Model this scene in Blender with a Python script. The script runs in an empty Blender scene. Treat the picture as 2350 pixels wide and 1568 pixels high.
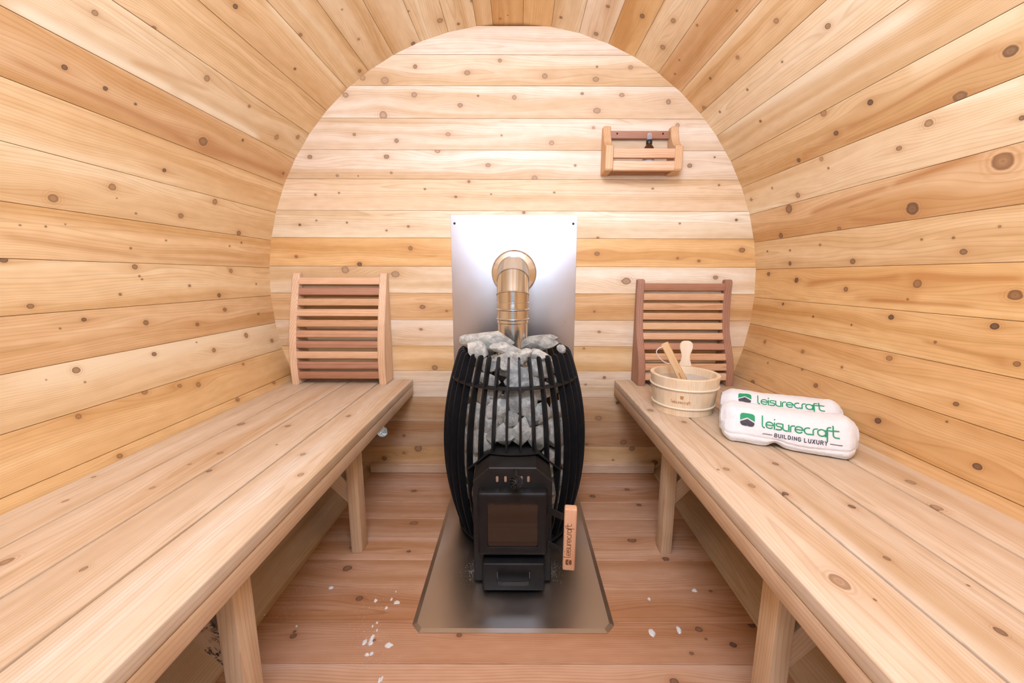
import bpy, bmesh, math, random
from mathutils import Vector, Matrix

random.seed(7)
S = bpy.context.scene
COL = S.collection

# ------------------------------------------------------------------ camera
F_PX, CX, CY, CAM_H = 900.0, 1190.0, 784.0, 0.919      # focal length and principal point in 2350x1568 pixels
PITCH, ROLL = math.atan(150 / 900.0), 0.003
cam = bpy.data.objects.new('camera', bpy.data.cameras.new('camera'))
COL.objects.link(cam)
cam.data.sensor_width = 36.0
cam.data.lens = F_PX * 36.0 / 2350.0
cam.data.shift_x = -(CX - 1175.0) / 2350.0
cam.data.clip_start = 0.02
cam.matrix_world = (Matrix.Translation((0, 0, CAM_H)) @ Matrix.Rotation(math.pi / 2 - PITCH, 4, 'X')
                    @ Matrix.Rotation(ROLL, 4, 'Z'))
S.camera = cam
S.cycles.max_bounces = 7; S.cycles.diffuse_bounces = 3; S.cycles.glossy_bounces = 3
S.cycles.adaptive_threshold = 0.1; S.cycles.use_light_tree = False

# ------------------------------------------------------------------ light and exposure
world = bpy.data.worlds.new('daylight')
S.world = world
world.use_nodes = True
bgn = world.node_tree.nodes['Background']
wt = world.node_tree                     # bright overcast sky above the horizon, duller ground below it
w_geo = wt.nodes.new('ShaderNodeTexCoord'); w_sep = wt.nodes.new('ShaderNodeSeparateXYZ'); w_map = wt.nodes.new('ShaderNodeMapRange'); w_mix = wt.nodes.new('ShaderNodeMix')
w_mix.data_type = 'RGBA'
wt.links.new(w_geo.outputs['Generated'], w_sep.inputs[0]); wt.links.new(w_sep.outputs[2], w_map.inputs[0])
w_map.inputs[1].default_value = -0.02; w_map.inputs[2].default_value = 0.04
w_mix.inputs[6].default_value = (0.34, 0.34, 0.33, 1); w_mix.inputs[7].default_value = (0.88, 0.95, 1.0, 1)
wt.links.new(w_map.outputs[0], w_mix.inputs[0]); wt.links.new(w_mix.outputs[2], bgn.inputs['Color'])
bgn.inputs['Strength'].default_value = 1.1

def area_light(name, loc, target, sx, sy, power, color):
    l = bpy.data.lights.new(name, 'AREA')
    l.shape = 'RECTANGLE'; l.size = sx; l.size_y = sy; l.energy = power; l.color = color
    o = bpy.data.objects.new(name, l); COL.objects.link(o)
    o.location = loc
    o.rotation_euler = (Vector(target) - Vector(loc)).to_track_quat('-Z', 'Y').to_euler()
    return o
# overhead fill lamp added for the benches; photographer's flash bounced off the staves
area_light('overhead_fill', (0.0, 0.02, 1.84), (0.0, 1.35, 0.75), 0.5, 0.25, 16.5, (0.77, 0.935, 1.27))
area_light('bounce_flash', (0.0, -0.10, 1.30), (0.0, 0.35, 1.95), 0.35, 0.25, 18, (0.77, 0.935, 1.27))

S.view_settings.view_transform = 'Standard'
S.view_settings.look = 'None'
S.view_settings.gamma = 1.0
S.view_settings.use_curve_mapping = False
S.view_settings.exposure = 0.30

# ------------------------------------------------------------------ pixel -> ray helpers (used to find where the knots sit)
def ray(x, y):
    u = (x - CX) / F_PX; v = (CY - y) / F_PX
    u, v = u * math.cos(ROLL) - v * math.sin(ROLL), u * math.sin(ROLL) + v * math.cos(ROLL)
    return Vector((u, math.cos(PITCH) + v * math.sin(PITCH), -math.sin(PITCH) + v * math.cos(PITCH)))
CAM = Vector((0, 0, CAM_H))
def at_y(x, y, Y):
    r = ray(x, y); return CAM + r * (Y / r.y)
def at_z(x, y, Z):
    r = ray(x, y); return CAM + r * ((Z - CAM_H) / r.z)

# ------------------------------------------------------------------ node helpers
class NT:
    def __init__(s, tree): s.t = tree
    def n(s, kind, **kw):
        nd = s.t.nodes.new(kind)
        for k, v in kw.items(): setattr(nd, k, v)
        return nd
    def link(s, a, b): s.t.links.new(a, b)
    def put(s, sock, v):
        if v is None: return
        if isinstance(v, bpy.types.NodeSocket): s.t.links.new(v, sock)
        else: sock.default_value = v
    def m(s, op, a, b=None, c=None, clamp=False):
        nd = s.n('ShaderNodeMath', operation=op, use_clamp=clamp)
        for i, v in enumerate((a, b, c)): s.put(nd.inputs[i], v)
        return nd.outputs[0]
    def vm(s, op, a, b=None, out=0):
        nd = s.n('ShaderNodeVectorMath', operation=op)
        s.put(nd.inputs[0], a); s.put(nd.inputs[1], b)
        return nd.outputs['Value'] if op in ('LENGTH', 'DOT_PRODUCT', 'DISTANCE') else nd.outputs['Vector']
    def comb(s, x, y, z):
        nd = s.n('ShaderNodeCombineXYZ')
        for i, v in enumerate((x, y, z)): s.put(nd.inputs[i], v)
        return nd.outputs[0]
    def sep(s, v):
        nd = s.n('ShaderNodeSeparateXYZ'); s.put(nd.inputs[0], v); return nd.outputs
    def noise(s, vec, scale=1.0, detail=2.0, rough=0.5, dist=0.0):
        nd = s.n('ShaderNodeTexNoise')
        s.put(nd.inputs['Vector'], vec); s.put(nd.inputs['Scale'], scale); s.put(nd.inputs['Detail'], detail)
        s.put(nd.inputs['Roughness'], rough); s.put(nd.inputs['Distortion'], dist)
        return nd.outputs[0]
    def rng(s, v, a, b, c=0.0, d=1.0, smooth=True):
        nd = s.n('ShaderNodeMapRange', interpolation_type='SMOOTHSTEP' if smooth else 'LINEAR')
        s.put(nd.inputs[0], v)
        for i, q in enumerate((a, b, c, d)): s.put(nd.inputs[1 + i], q)
        return nd.outputs[0]
    def mix(s, f, a, b, blend='MIX'):
        nd = s.n('ShaderNodeMix', data_type='RGBA', blend_type=blend)
        s.put(nd.inputs[0], f); s.put(nd.inputs[6], a); s.put(nd.inputs[7], b)
        return nd.outputs[2]
def rgb(r, g, b): return (r, g, b, 1.0)

def new_group(name, ins, outs):
    g = bpy.data.node_groups.new(name, 'ShaderNodeTree')
    for nme, kind, dv in ins:
        sk = g.interface.new_socket(nme, in_out='INPUT', socket_type=kind)
        if dv is not None: sk.default_value = dv
    for nme, kind in outs: g.interface.new_socket(nme, in_out='OUTPUT', socket_type=kind)
    t = NT(g)
    return g, t, t.n('NodeGroupInput').outputs, t.n('NodeGroupOutput').inputs

# one knot: pushes the grain aside (Warp), keeps the distance to the nearest knot (D), its darkness (K) and the streak around it (Halo)
g_knot, t, I, O = new_group('one_knot',
    [('P', 'NodeSocketVector', None), ('Centre', 'NodeSocketVector', None), ('Inv', 'NodeSocketVector', None),
     ('InvHalo', 'NodeSocketVector', None), ('Dark', 'NodeSocketFloat', 0.5), ('HaloAmt', 'NodeSocketFloat', 0.5), ('Warp', 'NodeSocketFloat', 0.0),
     ('D', 'NodeSocketFloat', 99.0), ('K', 'NodeSocketFloat', 0.0), ('Halo', 'NodeSocketFloat', 0.0)],
    [('Warp', 'NodeSocketFloat'), ('D', 'NodeSocketFloat'), ('K', 'NodeSocketFloat'), ('Halo', 'NodeSocketFloat')])
dlt = t.vm('SUBTRACT', I['P'], I['Centre'])
d = t.vm('LENGTH', t.vm('MULTIPLY', dlt, I['Inv']))
hv = t.vm('MULTIPLY', dlt, I['InvHalo'])
dd_ = t.vm('DOT_PRODUCT', hv, hv)
g = t.m('POWER', 0.03, dd_)
t.link(t.m('MULTIPLY_ADD', t.m('MULTIPLY', t.sep(dlt)[1], 0.80), t.m('POWER', 0.3679, dd_), I['Warp']), O['Warp'])
t.link(t.m('MINIMUM', d, I['D']), O['D'])
t.link(t.m('MAXIMUM', t.m('MULTIPLY', t.m('LESS_THAN', d, 1.7), I['Dark']), I['K']), O['K'])
t.link(t.m('MULTIPLY_ADD', g, I['HaloAmt'], I['Halo']), O['Halo'])
# a pin knot: too small to bend the grain
g_pin, t, I, O = new_group('pin_knot',
    [('P', 'NodeSocketVector', None), ('Centre', 'NodeSocketVector', None), ('Inv', 'NodeSocketVector', None), ('Dark', 'NodeSocketFloat', 0.5),
     ('D', 'NodeSocketFloat', 99.0), ('K', 'NodeSocketFloat', 0.0)], [('D', 'NodeSocketFloat'), ('K', 'NodeSocketFloat')])
d = t.vm('LENGTH', t.vm('MULTIPLY', t.vm('SUBTRACT', I['P'], I['Centre']), I['Inv']))
t.link(t.m('MINIMUM', d, I['D']), O['D'])
t.link(t.m('MAXIMUM', t.m('MULTIPLY', t.m('LESS_THAN', d, 1.7), I['Dark']), I['K']), O['K'])

# a streak of stained or sapwood colour along the grain; positive = darker, negative = paler
g_strk, t, I, O = new_group('streak',
    [('P', 'NodeSocketVector', None), ('Warp', 'NodeSocketFloat', 0.0), ('X', 'NodeSocketFloat', 0.0), ('Y', 'NodeSocketFloat', 0.0), ('Slope', 'NodeSocketFloat', 0.0),
     ('InvL', 'NodeSocketFloat', 1.0), ('InvW', 'NodeSocketFloat', 1.0), ('Amount', 'NodeSocketFloat', 0.0), ('Streak', 'NodeSocketFloat', 0.0)], [('Streak', 'NodeSocketFloat')])
x, y, z = t.sep(I['P'])
dx = t.m('SUBTRACT', x, I['X'])
dy = t.m('MULTIPLY', t.m('SUBTRACT', t.m('SUBTRACT', t.m('SUBTRACT', y, I['Warp']), I['Y']), t.m('MULTIPLY', dx, I['Slope'])), I['InvW'])
win = t.rng(t.m('ABSOLUTE', t.m('MULTIPLY', dx, I['InvL'])), 1.12, 0.80)
g = t.m('MULTIPLY', t.m('POWER', 0.3679, t.m('MULTIPLY', dy, dy)), win)
t.link(t.m('MULTIPLY_ADD', g, I['Amount'], I['Streak']), O['Streak'])

# the wood itself: growth lines, heart/sapwood bands, fibres, then knots on top. Board colour = object colour.
g_wood, t, I, O = new_group('cedar',
    [('P', 'NodeSocketVector', None), ('Warp', 'NodeSocketFloat', 0.0), ('D', 'NodeSocketFloat', 99.0),
     ('K', 'NodeSocketFloat', 0.0), ('Halo', 'NodeSocketFloat', 0.0), ('Streak', 'NodeSocketFloat', 0.0), ('Lines', 'NodeSocketFloat', 1.0),
     ('Band', 'NodeSocketFloat', 1.0)],
    [('Color', 'NodeSocketColor')])
oi = t.n('ShaderNodeObjectInfo')
rnd = oi.outputs['Random']; base = oi.outputs['Color']
seed = t.m('MULTIPLY', rnd, 57.0)
rnd2 = t.m('FRACT', t.m('MULTIPLY', rnd, 17.31))
x, y, z = t.sep(I['P'])
y1 = t.m('SUBTRACT', y, I['Warp'])
n1 = t.noise(t.comb(t.m('MULTIPLY_ADD', x, 2.0, seed), t.m('MULTIPLY', y1, 6.0), t.m('MULTIPLY_ADD', z, 5.0, seed)), 1.0, 1.0)
y2 = t.m('MULTIPLY_ADD', t.m('SUBTRACT', n1, 0.5), 0.05, y1)
# wide bands of lighter sapwood / warmer heartwood that run with the grain
n2 = t.noise(t.comb(t.m('MULTIPLY_ADD', x, 0.55, seed), t.m('MULTIPLY', y2, 15.0), t.m('MULTIPLY_ADD', z, 9.0, seed)), 1.0, 2.0, 0.55)
band = t.m('MULTIPLY', t.rng(n2, 0.40, 0.70), I['Band'])
sap = t.m('MULTIPLY', t.rng(n2, 0.40, 0.28), I['Band'])
# growth lines: nested arches on flat-sawn boards
yc = t.m('ABSOLUTE', t.m('MULTIPLY_ADD', y2, 20.0, t.m('MULTIPLY_ADD', rnd2, 3.2, -1.6)))
f = t.m('MULTIPLY', t.m('POWER', yc, 1.6), 2.6)
f = t.m('MULTIPLY_ADD', x, t.m('MULTIPLY_ADD', rnd2, 3.0, -1.5), f)
f = t.m('MULTIPLY_ADD', n1, 2.4, f)
f = t.m('MULTIPLY_ADD', z, 60.0, f)
fr = t.m('FRACT', t.m('MULTIPLY', f, 1.7))
line = t.m('MULTIPLY', t.m('POWER', fr, 5.0), t.rng(fr, 1.0, 0.93, smooth=False))
line = t.m('MULTIPLY', line, I['Lines'])
fib = t.noise(t.comb(t.m('MULTIPLY_ADD', x, 6.0, seed), t.m('MULTIPLY', y2, 260.0), t.m('MULTIPLY', z, 260.0)), 1.0, 1.0, 0.6)
mot = t.noise(t.comb(t.m('MULTIPLY_ADD', x, 16.0, seed), t.m('MULTIPLY', y1, 50.0), z), 1.0, 1.0)
light = t.mix(1.0, base, rgb(1.10, 1.13, 1.18), 'MULTIPLY')
dark = t.mix(1.0, base, rgb(0.88, 0.76, 0.60), 'MULTIPLY')
paler = t.mix(1.0, base, rgb(1.17, 1.32, 1.55), 'MULTIPLY')
col = t.mix(band, light, dark)
col = t.mix(t.m('MULTIPLY', sap, 0.9), col, paler)
shade = t.m('ADD', t.m('MULTIPLY_ADD', fib, 0.13, 0.935), t.m('MULTIPLY_ADD', mot, 0.16, -0.08))
shade = t.m('MULTIPLY_ADD', line, -0.19, shade)
col = t.mix(1.0, col, t.comb(shade, t.m('POWER', shade, 1.5), t.m('POWER', shade, 2.1)), 'MULTIPLY')
# streaks that trail from the knots
hcol = t.mix(1.0, base, rgb(0.74, 0.54, 0.38), 'MULTIPLY')
strk = t.m('MULTIPLY', I['Halo'], t.rng(t.m('MULTIPLY_ADD', mot, 0.6, fib), 0.45, 1.05, 0.1, 1.0, smooth=False), clamp=True)
col = t.mix(t.m('MULTIPLY', strk, 0.8), col, hcol)
col = t.mix(t.m('MULTIPLY', t.m('MAXIMUM', I['Streak'], 0.0), t.m('MULTIPLY_ADD', fib, 0.9, 0.55), clamp=True), col, hcol)
col = t.mix(t.m('MULTIPLY', t.m('MAXIMUM', t.m('MULTIPLY', I['Streak'], -1.0), 0.0), t.m('MULTIPLY_ADD', fib, 0.5, 0.75), clamp=True), col, paler)
# knots
D = t.m('ADD', t.m('MULTIPLY_ADD', t.m('SUBTRACT', mot, 0.5), 0.55, I['D']), t.m('MULTIPLY_ADD', fib, 0.5, -0.25))
kmask = t.rng(D, 1.15, 0.70)
krim = t.m('MULTIPLY', t.rng(D, 0.48, 0.80), t.rng(D, 1.08, 0.84))
krings = t.m('MULTIPLY_ADD', t.m('SINE', t.m('MULTIPLY', D, 15.0)), 0.25, 0.25)
kin = t.mix(I['K'], t.mix(1.0, base, rgb(0.82, 0.70, 0.60), 'MULTIPLY'), rgb(0.155, 0.088, 0.056))
krc = t.mix(I['K'], t.mix(1.0, base, rgb(0.56, 0.40, 0.32), 'MULTIPLY'), rgb(0.075, 0.042, 0.028))
kin = t.mix(krings, kin, krc)
ring2 = t.m('MULTIPLY', t.rng(I['D'], 2.6, 1.2), t.m('MULTIPLY_ADD', t.m('SINE', t.m('MULTIPLY', D, 10.0)), 0.2, 0.2))
col = t.mix(ring2, col, hcol)
col = t.mix(t.m('MULTIPLY', kmask, 0.9), col, kin)
col = t.mix(t.m('MULTIPLY', krim, 0.7), col, krc)
t.link(col, O['Color'])

def cedar(name, knots=(), streaks=(), lines=1.0, band=1.0, rough=0.55, spec=0.35):
    mt = bpy.data.materials.new(name); mt.use_nodes = True
    t = NT(mt.node_tree); bs = mt.node_tree.nodes['Principled BSDF']
    P = t.n('ShaderNodeTexCoord').outputs['Object']
    acc = {}
    for (kx, ky, r, asp, dk) in knots:
        small = r < 0.0052
        gn = t.n('ShaderNodeGroup'); gn.node_tree = g_pin if small else g_knot
        t.link(P, gn.inputs['P'])
        gn.inputs['Centre'].default_value = (kx, ky, 0)
        gn.inputs['Inv'].default_value = (1 / (r * asp), 1 / r, 0)
        gn.inputs['Dark'].default_value = dk
        if not small:
            gn.inputs['InvHalo'].default_value = (1 / (r * 6.0 + 0.045), 1 / (r * 3.0 + 0.003), 0)
            gn.inputs['HaloAmt'].default_value = 0.18 + 0.75 * dk
        outs = ('D', 'K') if small else ('Warp', 'D', 'K', 'Halo')
        for k in outs:
            if k in acc: t.link(acc[k], gn.inputs[k])
        for k in outs: acc[k] = gn.outputs[k]
    for (sx, sy, sl, hl, sw, am) in streaks:
        gn = t.n('ShaderNodeGroup'); gn.node_tree = g_strk
        t.link(P, gn.inputs['P'])
        if 'Warp' in acc: t.link(acc['Warp'], gn.inputs['Warp'])
        for k, v in (('X', sx), ('Y', sy), ('Slope', sl), ('InvL', 1 / hl), ('InvW', 1 / sw), ('Amount', am)): gn.inputs[k].default_value = v
        if 'Streak' in acc: t.link(acc['Streak'], gn.inputs['Streak'])
        acc['Streak'] = gn.outputs['Streak']
    w = t.n('ShaderNodeGroup'); w.node_tree = g_wood
    t.link(P, w.inputs['P'])
    w.inputs['Lines'].default_value = lines; w.inputs['Band'].default_value = band
    for k in acc: t.link(acc[k], w.inputs[k])
    t.link(w.outputs['Color'], bs.inputs['Base Color'])
    bs.inputs['Roughness'].default_value = rough
    bs.inputs['Specular IOR Level'].default_value = spec
    return mt

def simple(name, color, rough=0.5, metal=0.0, spec=0.5, noise=None, bump=None):
    mt = bpy.data.materials.new(name); mt.use_nodes = True
    t = NT(mt.node_tree); bs = mt.node_tree.nodes['Principled BSDF']
    bs.inputs['Base Color'].default_value = rgb(*color)
    bs.inputs['Roughness'].default_value = rough; bs.inputs['Metallic'].default_value = metal
    bs.inputs['Specular IOR Level'].default_value = spec
    P = t.n('ShaderNodeTexCoord').outputs['Object']
    if noise:
        sc, amt, col2 = noise
        n = t.noise(P, sc, 4.0, 0.6)
        t.link(t.mix(t.m('MULTIPLY', t.rng(n, 0.35, 0.7), amt), rgb(*color), rgb(*col2)), bs.inputs['Base Color'])
    if bump:
        sc, st, dist = bump
        b = t.n('ShaderNodeBump'); b.inputs['Strength'].default_value = st; b.inputs['Distance'].default_value = dist
        t.link(t.noise(P, sc, 3.0, 0.6), b.inputs['Height']); t.link(b.outputs[0], bs.inputs['Normal'])
    return mt

def brushed(name, color, rough, stretch, rvar=0.12, smudge=0.0, bump=0.06):
    mt = bpy.data.materials.new(name); mt.use_nodes = True
    t = NT(mt.node_tree); bs = mt.node_tree.nodes['Principled BSDF']
    P = t.n('ShaderNodeTexCoord').outputs['Object']
    bs.inputs['Metallic'].default_value = 1.0
    n = t.noise(t.vm('MULTIPLY', P, stretch), 1.0, 3.0, 0.6)
    n2 = t.noise(P, 7.0, 3.0, 0.6)
    t.link(t.m('ADD', t.m('MULTIPLY_ADD', n, rvar, rough - rvar / 2), t.m('MULTIPLY', t.rng(n2, 0.45, 0.75), smudge)), bs.inputs['Roughness'])
    t.link(t.mix(t.m('MULTIPLY', n2, 0.25), rgb(*color), rgb(*[c * 0.82 for c in color])), bs.inputs['Base Color'])
    if bump:
        b = t.n('ShaderNodeBump'); b.inputs['Strength'].default_value = bump; b.inputs['Distance'].default_value = 0.0006
        t.link(n, b.inputs['Height']); t.link(b.outputs[0], bs.inputs['Normal'])
    return mt

M_WOOD = cedar('cedar_plain')
M_SLAT = cedar('cedar_slat', lines=1.5, band=0.5, rough=0.6)
M_LUMBER = cedar('cedar_lumber', lines=1.1, band=0.8, rough=0.6)
M_PALE = cedar('bucket_pine', lines=0.9, band=0.35, rough=0.5)
M_STEEL = brushed('brushed_stainless', (0.60, 0.588, 0.595), 0.28, (400, 3, 3), 0.03, 0.035, 0.0)
M_HEARTH = brushed('hearth_steel', (0.52, 0.48, 0.45), 0.33, (4, 900, 4), 0.10, 0.10)
M_PIPE = brushed('polished_stainless', (0.70, 0.715, 0.74), 0.17, (3, 3, 500), 0.06, 0.04)
M_BLACK = simple('black_stove_paint', (0.006, 0.006, 0.0075), 0.50, 0.0, 0.32, (26, 0.30, (0.018, 0.017, 0.017)), (240, 0.12, 0.0006))
M_IRON = simple('dusty_black_steel', (0.010, 0.0095, 0.010), 0.52, 0.0, 0.36, (9, 0.40, (0.038, 0.032, 0.028)), (240, 0.12, 0.0006))
M_DARK = simple('soot_black', (0.008, 0.008, 0.008), 0.8, 0.0, 0.2)
M_GLASS = simple('stove_door_glass', (0.020, 0.011, 0.007), 0.06, 0.0, 0.6)
M_SCREW = simple('dark_screw', (0.03, 0.028, 0.026), 0.35, 0.8)
M_BURN = simple('branded_brown', (0.20, 0.075, 0.025), 0.7)
M_BURNL = simple('light_brand_brown', (0.50, 0.22, 0.06), 0.7)

# ------------------------------------------------------------------ geometry helpers
def link(name, me, mat=None, parent=None, M=None, color=None):
    o = bpy.data.objects.new(name, me); COL.objects.link(o)
    if mat is not None and me is not None and not me.materials: me.materials.append(mat)
    M = M or Matrix.Identity(4)
    if parent is not None:
        o.parent = parent
        o.matrix_basis = PM[parent.name].inverted() @ M
    else:
        o.matrix_basis = M
    PM[o.name] = M.copy()
    if color: o.color = (*color[:3], 1)
    return o
PM = {}
def bm_mesh(bm, name, smooth=False):
    bmesh.ops.recalc_face_normals(bm, faces=bm.faces)
    me = bpy.data.meshes.new(name); bm.to_mesh(me); bm.free()
    if smooth:
        for p in me.polygons: p.use_smooth = True
    return me
def smooth_by_angle(me, deg=40):
    for p in me.polygons: p.use_smooth = True
    me.set_sharp_from_angle(angle=math.radians(deg))
    return me
def tag(o, label=None, cat=None, group=None, kind=None):
    if label: o['label'] = label
    if cat: o['category'] = cat
    if group: o['group'] = group
    if kind: o['kind'] = kind
    return o
def thing(name, label, cat, loc=(0, 0, 0), group=None):
    o = bpy.data.objects.new(name, None); COL.objects.link(o)
    o.empty_display_size = 0.05
    o.location = loc; PM[o.name] = Matrix.Translation(loc)
    return tag(o, label, cat, group)
def frame(origin, ex, ey):
    ex = Vector(ex).normalized(); ey = Vector(ey); ey = (ey - ex * ey.dot(ex)).normalized(); ez = ex.cross(ey)
    M = Matrix.Identity(4)
    for i in range(3): M[i][0], M[i][1], M[i][2], M[i][3] = ex[i], ey[i], ez[i], origin[i]
    return M
def T(x, y, z): return Matrix.Translation((x, y, z))

def inset(poly, c):
    n = len(poly); out = []
    area = sum(poly[i][0] * poly[(i + 1) % n][1] - poly[(i + 1) % n][0] * poly[i][1] for i in range(n))
    s = 1 if area > 0 else -1
    for i in range(n):
        p0, p1, p2 = Vector(poly[i - 1]), Vector(poly[i]), Vector(poly[(i + 1) % n])
        a = (p1 - p0); b = (p2 - p1)
        if a.length < 1e-9 or b.length < 1e-9: out.append(tuple(p1)); continue
        a.normalize(); b.normalize()
        na = Vector((-a.y, a.x)) * s; nb = Vector((-b.y, b.x)) * s
        m = na + nb
        k = max(0.35, m.dot(na))
        out.append(tuple(p1 + m * (c / k)))
    return out
def prism_me(name, poly, z0, z1, ch=0.0, both=False, smooth=None):
    """outline in local XY, from z0 (back) to z1 (front) with chamfered front edge"""
    bm = bmesh.new(); loops = []
    if both and ch: loops.append([bm.verts.new((x, y, z0)) for x, y in inset(poly, ch)]); loops.append([bm.verts.new((x, y, z0 + ch)) for x, y in poly])
    else: loops.append([bm.verts.new((x, y, z0)) for x, y in poly])
    if ch:
        loops.append([bm.verts.new((x, y, z1 - ch)) for x, y in poly]); loops.append([bm.verts.new((x, y, z1)) for x, y in inset(poly, ch)])
    else: loops.append([bm.verts.new((x, y, z1)) for x, y in poly])
    n = len(poly)
    for a, b in zip(loops, loops[1:]):
        for i in range(n): bm.faces.new((a[i], a[(i + 1) % n], b[(i + 1) % n], b[i]))
    bm.faces.new(loops[0][::-1]); bm.faces.new(loops[-1])
    me = bm_mesh(bm, name)
    return smooth_by_angle(me, smooth) if smooth else me
def board_me(name, L, W, Th, ch=0.0015):
    """a plank: x along the grain, y across, top face at z = 0"""
    return prism_me(name, [(-L / 2, -W / 2), (L / 2, -W / 2), (L / 2, W / 2), (-L / 2, W / 2)], -Th, 0, ch)
def rbox_me(name, sx, sy, sz, bev=0.003, seg=2):
    bm = bmesh.new(); bmesh.ops.create_cube(bm, size=1.0)
    for v in bm.verts: v.co = Vector((v.co.x * sx, v.co.y * sy, v.co.z * sz))
    if bev: bmesh.ops.bevel(bm, geom=list(bm.edges), offset=bev, segments=seg, profile=0.5, affect='EDGES')
    return smooth_by_angle(bm_mesh(bm, name), 35)
def tube_me(name, pts, r, seg=10, closed=False, caps=True):
    bm = bmesh.new(); pts = [Vector(p) for p in pts]; n = len(pts); rings = []
    rr = r if isinstance(r, (list, tuple)) else [r] * n
    up = None
    for i, p in enumerate(pts):
        a = pts[i - 1] if (i > 0 or closed) else p
        b = pts[(i + 1) % n] if (i < n - 1 or closed) else p
        d = (b - a).normalized()
        if up is None: up = d.orthogonal().normalized()
        up = (up - d * up.dot(d)).normalized(); side = d.cross(up)
        rings.append([bm.verts.new(p + (up * math.cos(q) + side * math.sin(q)) * rr[i]) for q in [2 * math.pi * k / seg for k in range(seg)]])
    for i in range(n if closed else n - 1):
        A, B = rings[i], rings[(i + 1) % n]
        off = 0
        if closed and i == n - 1: off = min(range(seg), key=lambda k: (A[0].co - B[k].co).length)
        for k in range(seg): bm.faces.new((A[k], A[(k + 1) % seg], B[(k + 1 + off) % seg], B[(k + off) % seg]))
    if not closed and caps: bm.faces.new(rings[0][::-1]); bm.faces.new(rings[-1])
    return smooth_by_angle(bm_mesh(bm, name), 50)
def lathe_me(name, prof, seg=48, deg=35, cap=True):
    bm = bmesh.new(); rings = []
    for r, z in prof:
        rings.append([bm.verts.new((r * math.cos(2 * math.pi * k / seg), r * math.sin(2 * math.pi * k / seg), z)) for k in range(seg)])
    for A, B in zip(rings, rings[1:]):
        for k in range(seg): bm.faces.new((A[k], A[(k + 1) % seg], B[(k + 1) % seg], B[k]))
    if cap:
        if prof[0][0] > 1e-6: bm.faces.new(rings[0][::-1])
        if prof[-1][0] > 1e-6: bm.faces.new(rings[-1])
    bmesh.ops.remove_doubles(bm, verts=bm.verts, dist=1e-6)
    return smooth_by_angle(bm_mesh(bm, name), deg)
def strip_me(name, pts, w, th):
    """flat strap along pts (list of (centre, width direction, normal))"""
    bm = bmesh.new(); rings = []
    for c, wd, nn in pts:
        c, wd, nn = Vector(c), Vector(wd).normalized() * w / 2, Vector(nn).normalized() * th / 2
        rings.append([bm.verts.new(c + a * wd + b * nn) for a, b in ((-1, -1), (1, -1), (1, 1), (-1, 1))])
    for A, B in zip(rings, rings[1:]):
        for k in range(4): bm.faces.new((A[k], A[(k + 1) % 4], B[(k + 1) % 4], B[k]))
    bm.faces.new(rings[0][::-1]); bm.faces.new(rings[-1])
    return bm_mesh(bm, name)
def cut_round(o, centre, axis_rot, r, depth):
    """drill a round hole through object o (its mesh is replaced)"""
    bm = bmesh.new()
    bmesh.ops.create_cone(bm, cap_ends=True, segments=32, radius1=r, radius2=r, depth=depth)
    cme = bm_mesh(bm, 'drill'); c = bpy.data.objects.new('drill', cme); COL.objects.link(c)
    c.matrix_world = Matrix.Translation(centre) @ axis_rot
    md = o.modifiers.new('hole', 'BOOLEAN'); md.operation = 'DIFFERENCE'; md.object = c; md.solver = 'EXACT'
    bpy.context.view_layer.update()
    dg = bpy.context.evaluated_depsgraph_get()
    me = bpy.data.meshes.new_from_object(o.evaluated_get(dg))
    o.modifiers.clear(); o.data = me
    bpy.data.objects.remove(c); bpy.data.meshes.remove(cme)

# ------------------------------------------------------------------ the place: measures
R, BCX, BCZ = 1.073, -0.027, 0.839          # inside radius and axis of the barrel
Y_BACK, Y_FRONT = 1.75, -0.55
BENCH_Z = 0.453
VA = [-52.0, -45.6, -39.0, -32.4, -26.0, -19.6, -13.16, -6.81, -0.54, 5.98, 12.23, 18.66, 25.1, 31.38, 37.75, 43.9, 50.18, 56.54, 62.75, 69.0,
      75.67, 81.71, 87.8, 94.2, 97.7, 103.92, 110.2, 116.6, 123.02, 129.02, 135.63, 142.0, 148.45, 154.82, 161.22, 167.61,
      173.93, 180.44, 186.91, 193.35, 199.8, 206.2, 212.6, 219.0, 225.5, 232.0]
WZ = [0.0, 0.123, 0.247, 0.365, 0.490, 0.605, 0.724, 0.843, 0.960, 1.081, 1.195, 1.323, 1.439, 1.562, 1.685, 1.800, 1.925]
FY = [1.75, 1.607, 1.485, 1.373, 1.261, 1.152, 1.031, 0.916, 0.803, 0.689, 0.575, 0.461, 0.347, 0.233, 0.119, 0.005, -0.109, -0.223, -0.337, -0.451, -0.55]

# knots seen in the photograph: pixel x, y, radius in pixels, darkness 0..1
K = []
def kn(s, dark):
    for a in s.split():
        q = a.split(','); K.append((float(q[0]), float(q[1]), float(q[2]), float(q[3]) if len(q) > 3 else dark))
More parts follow.
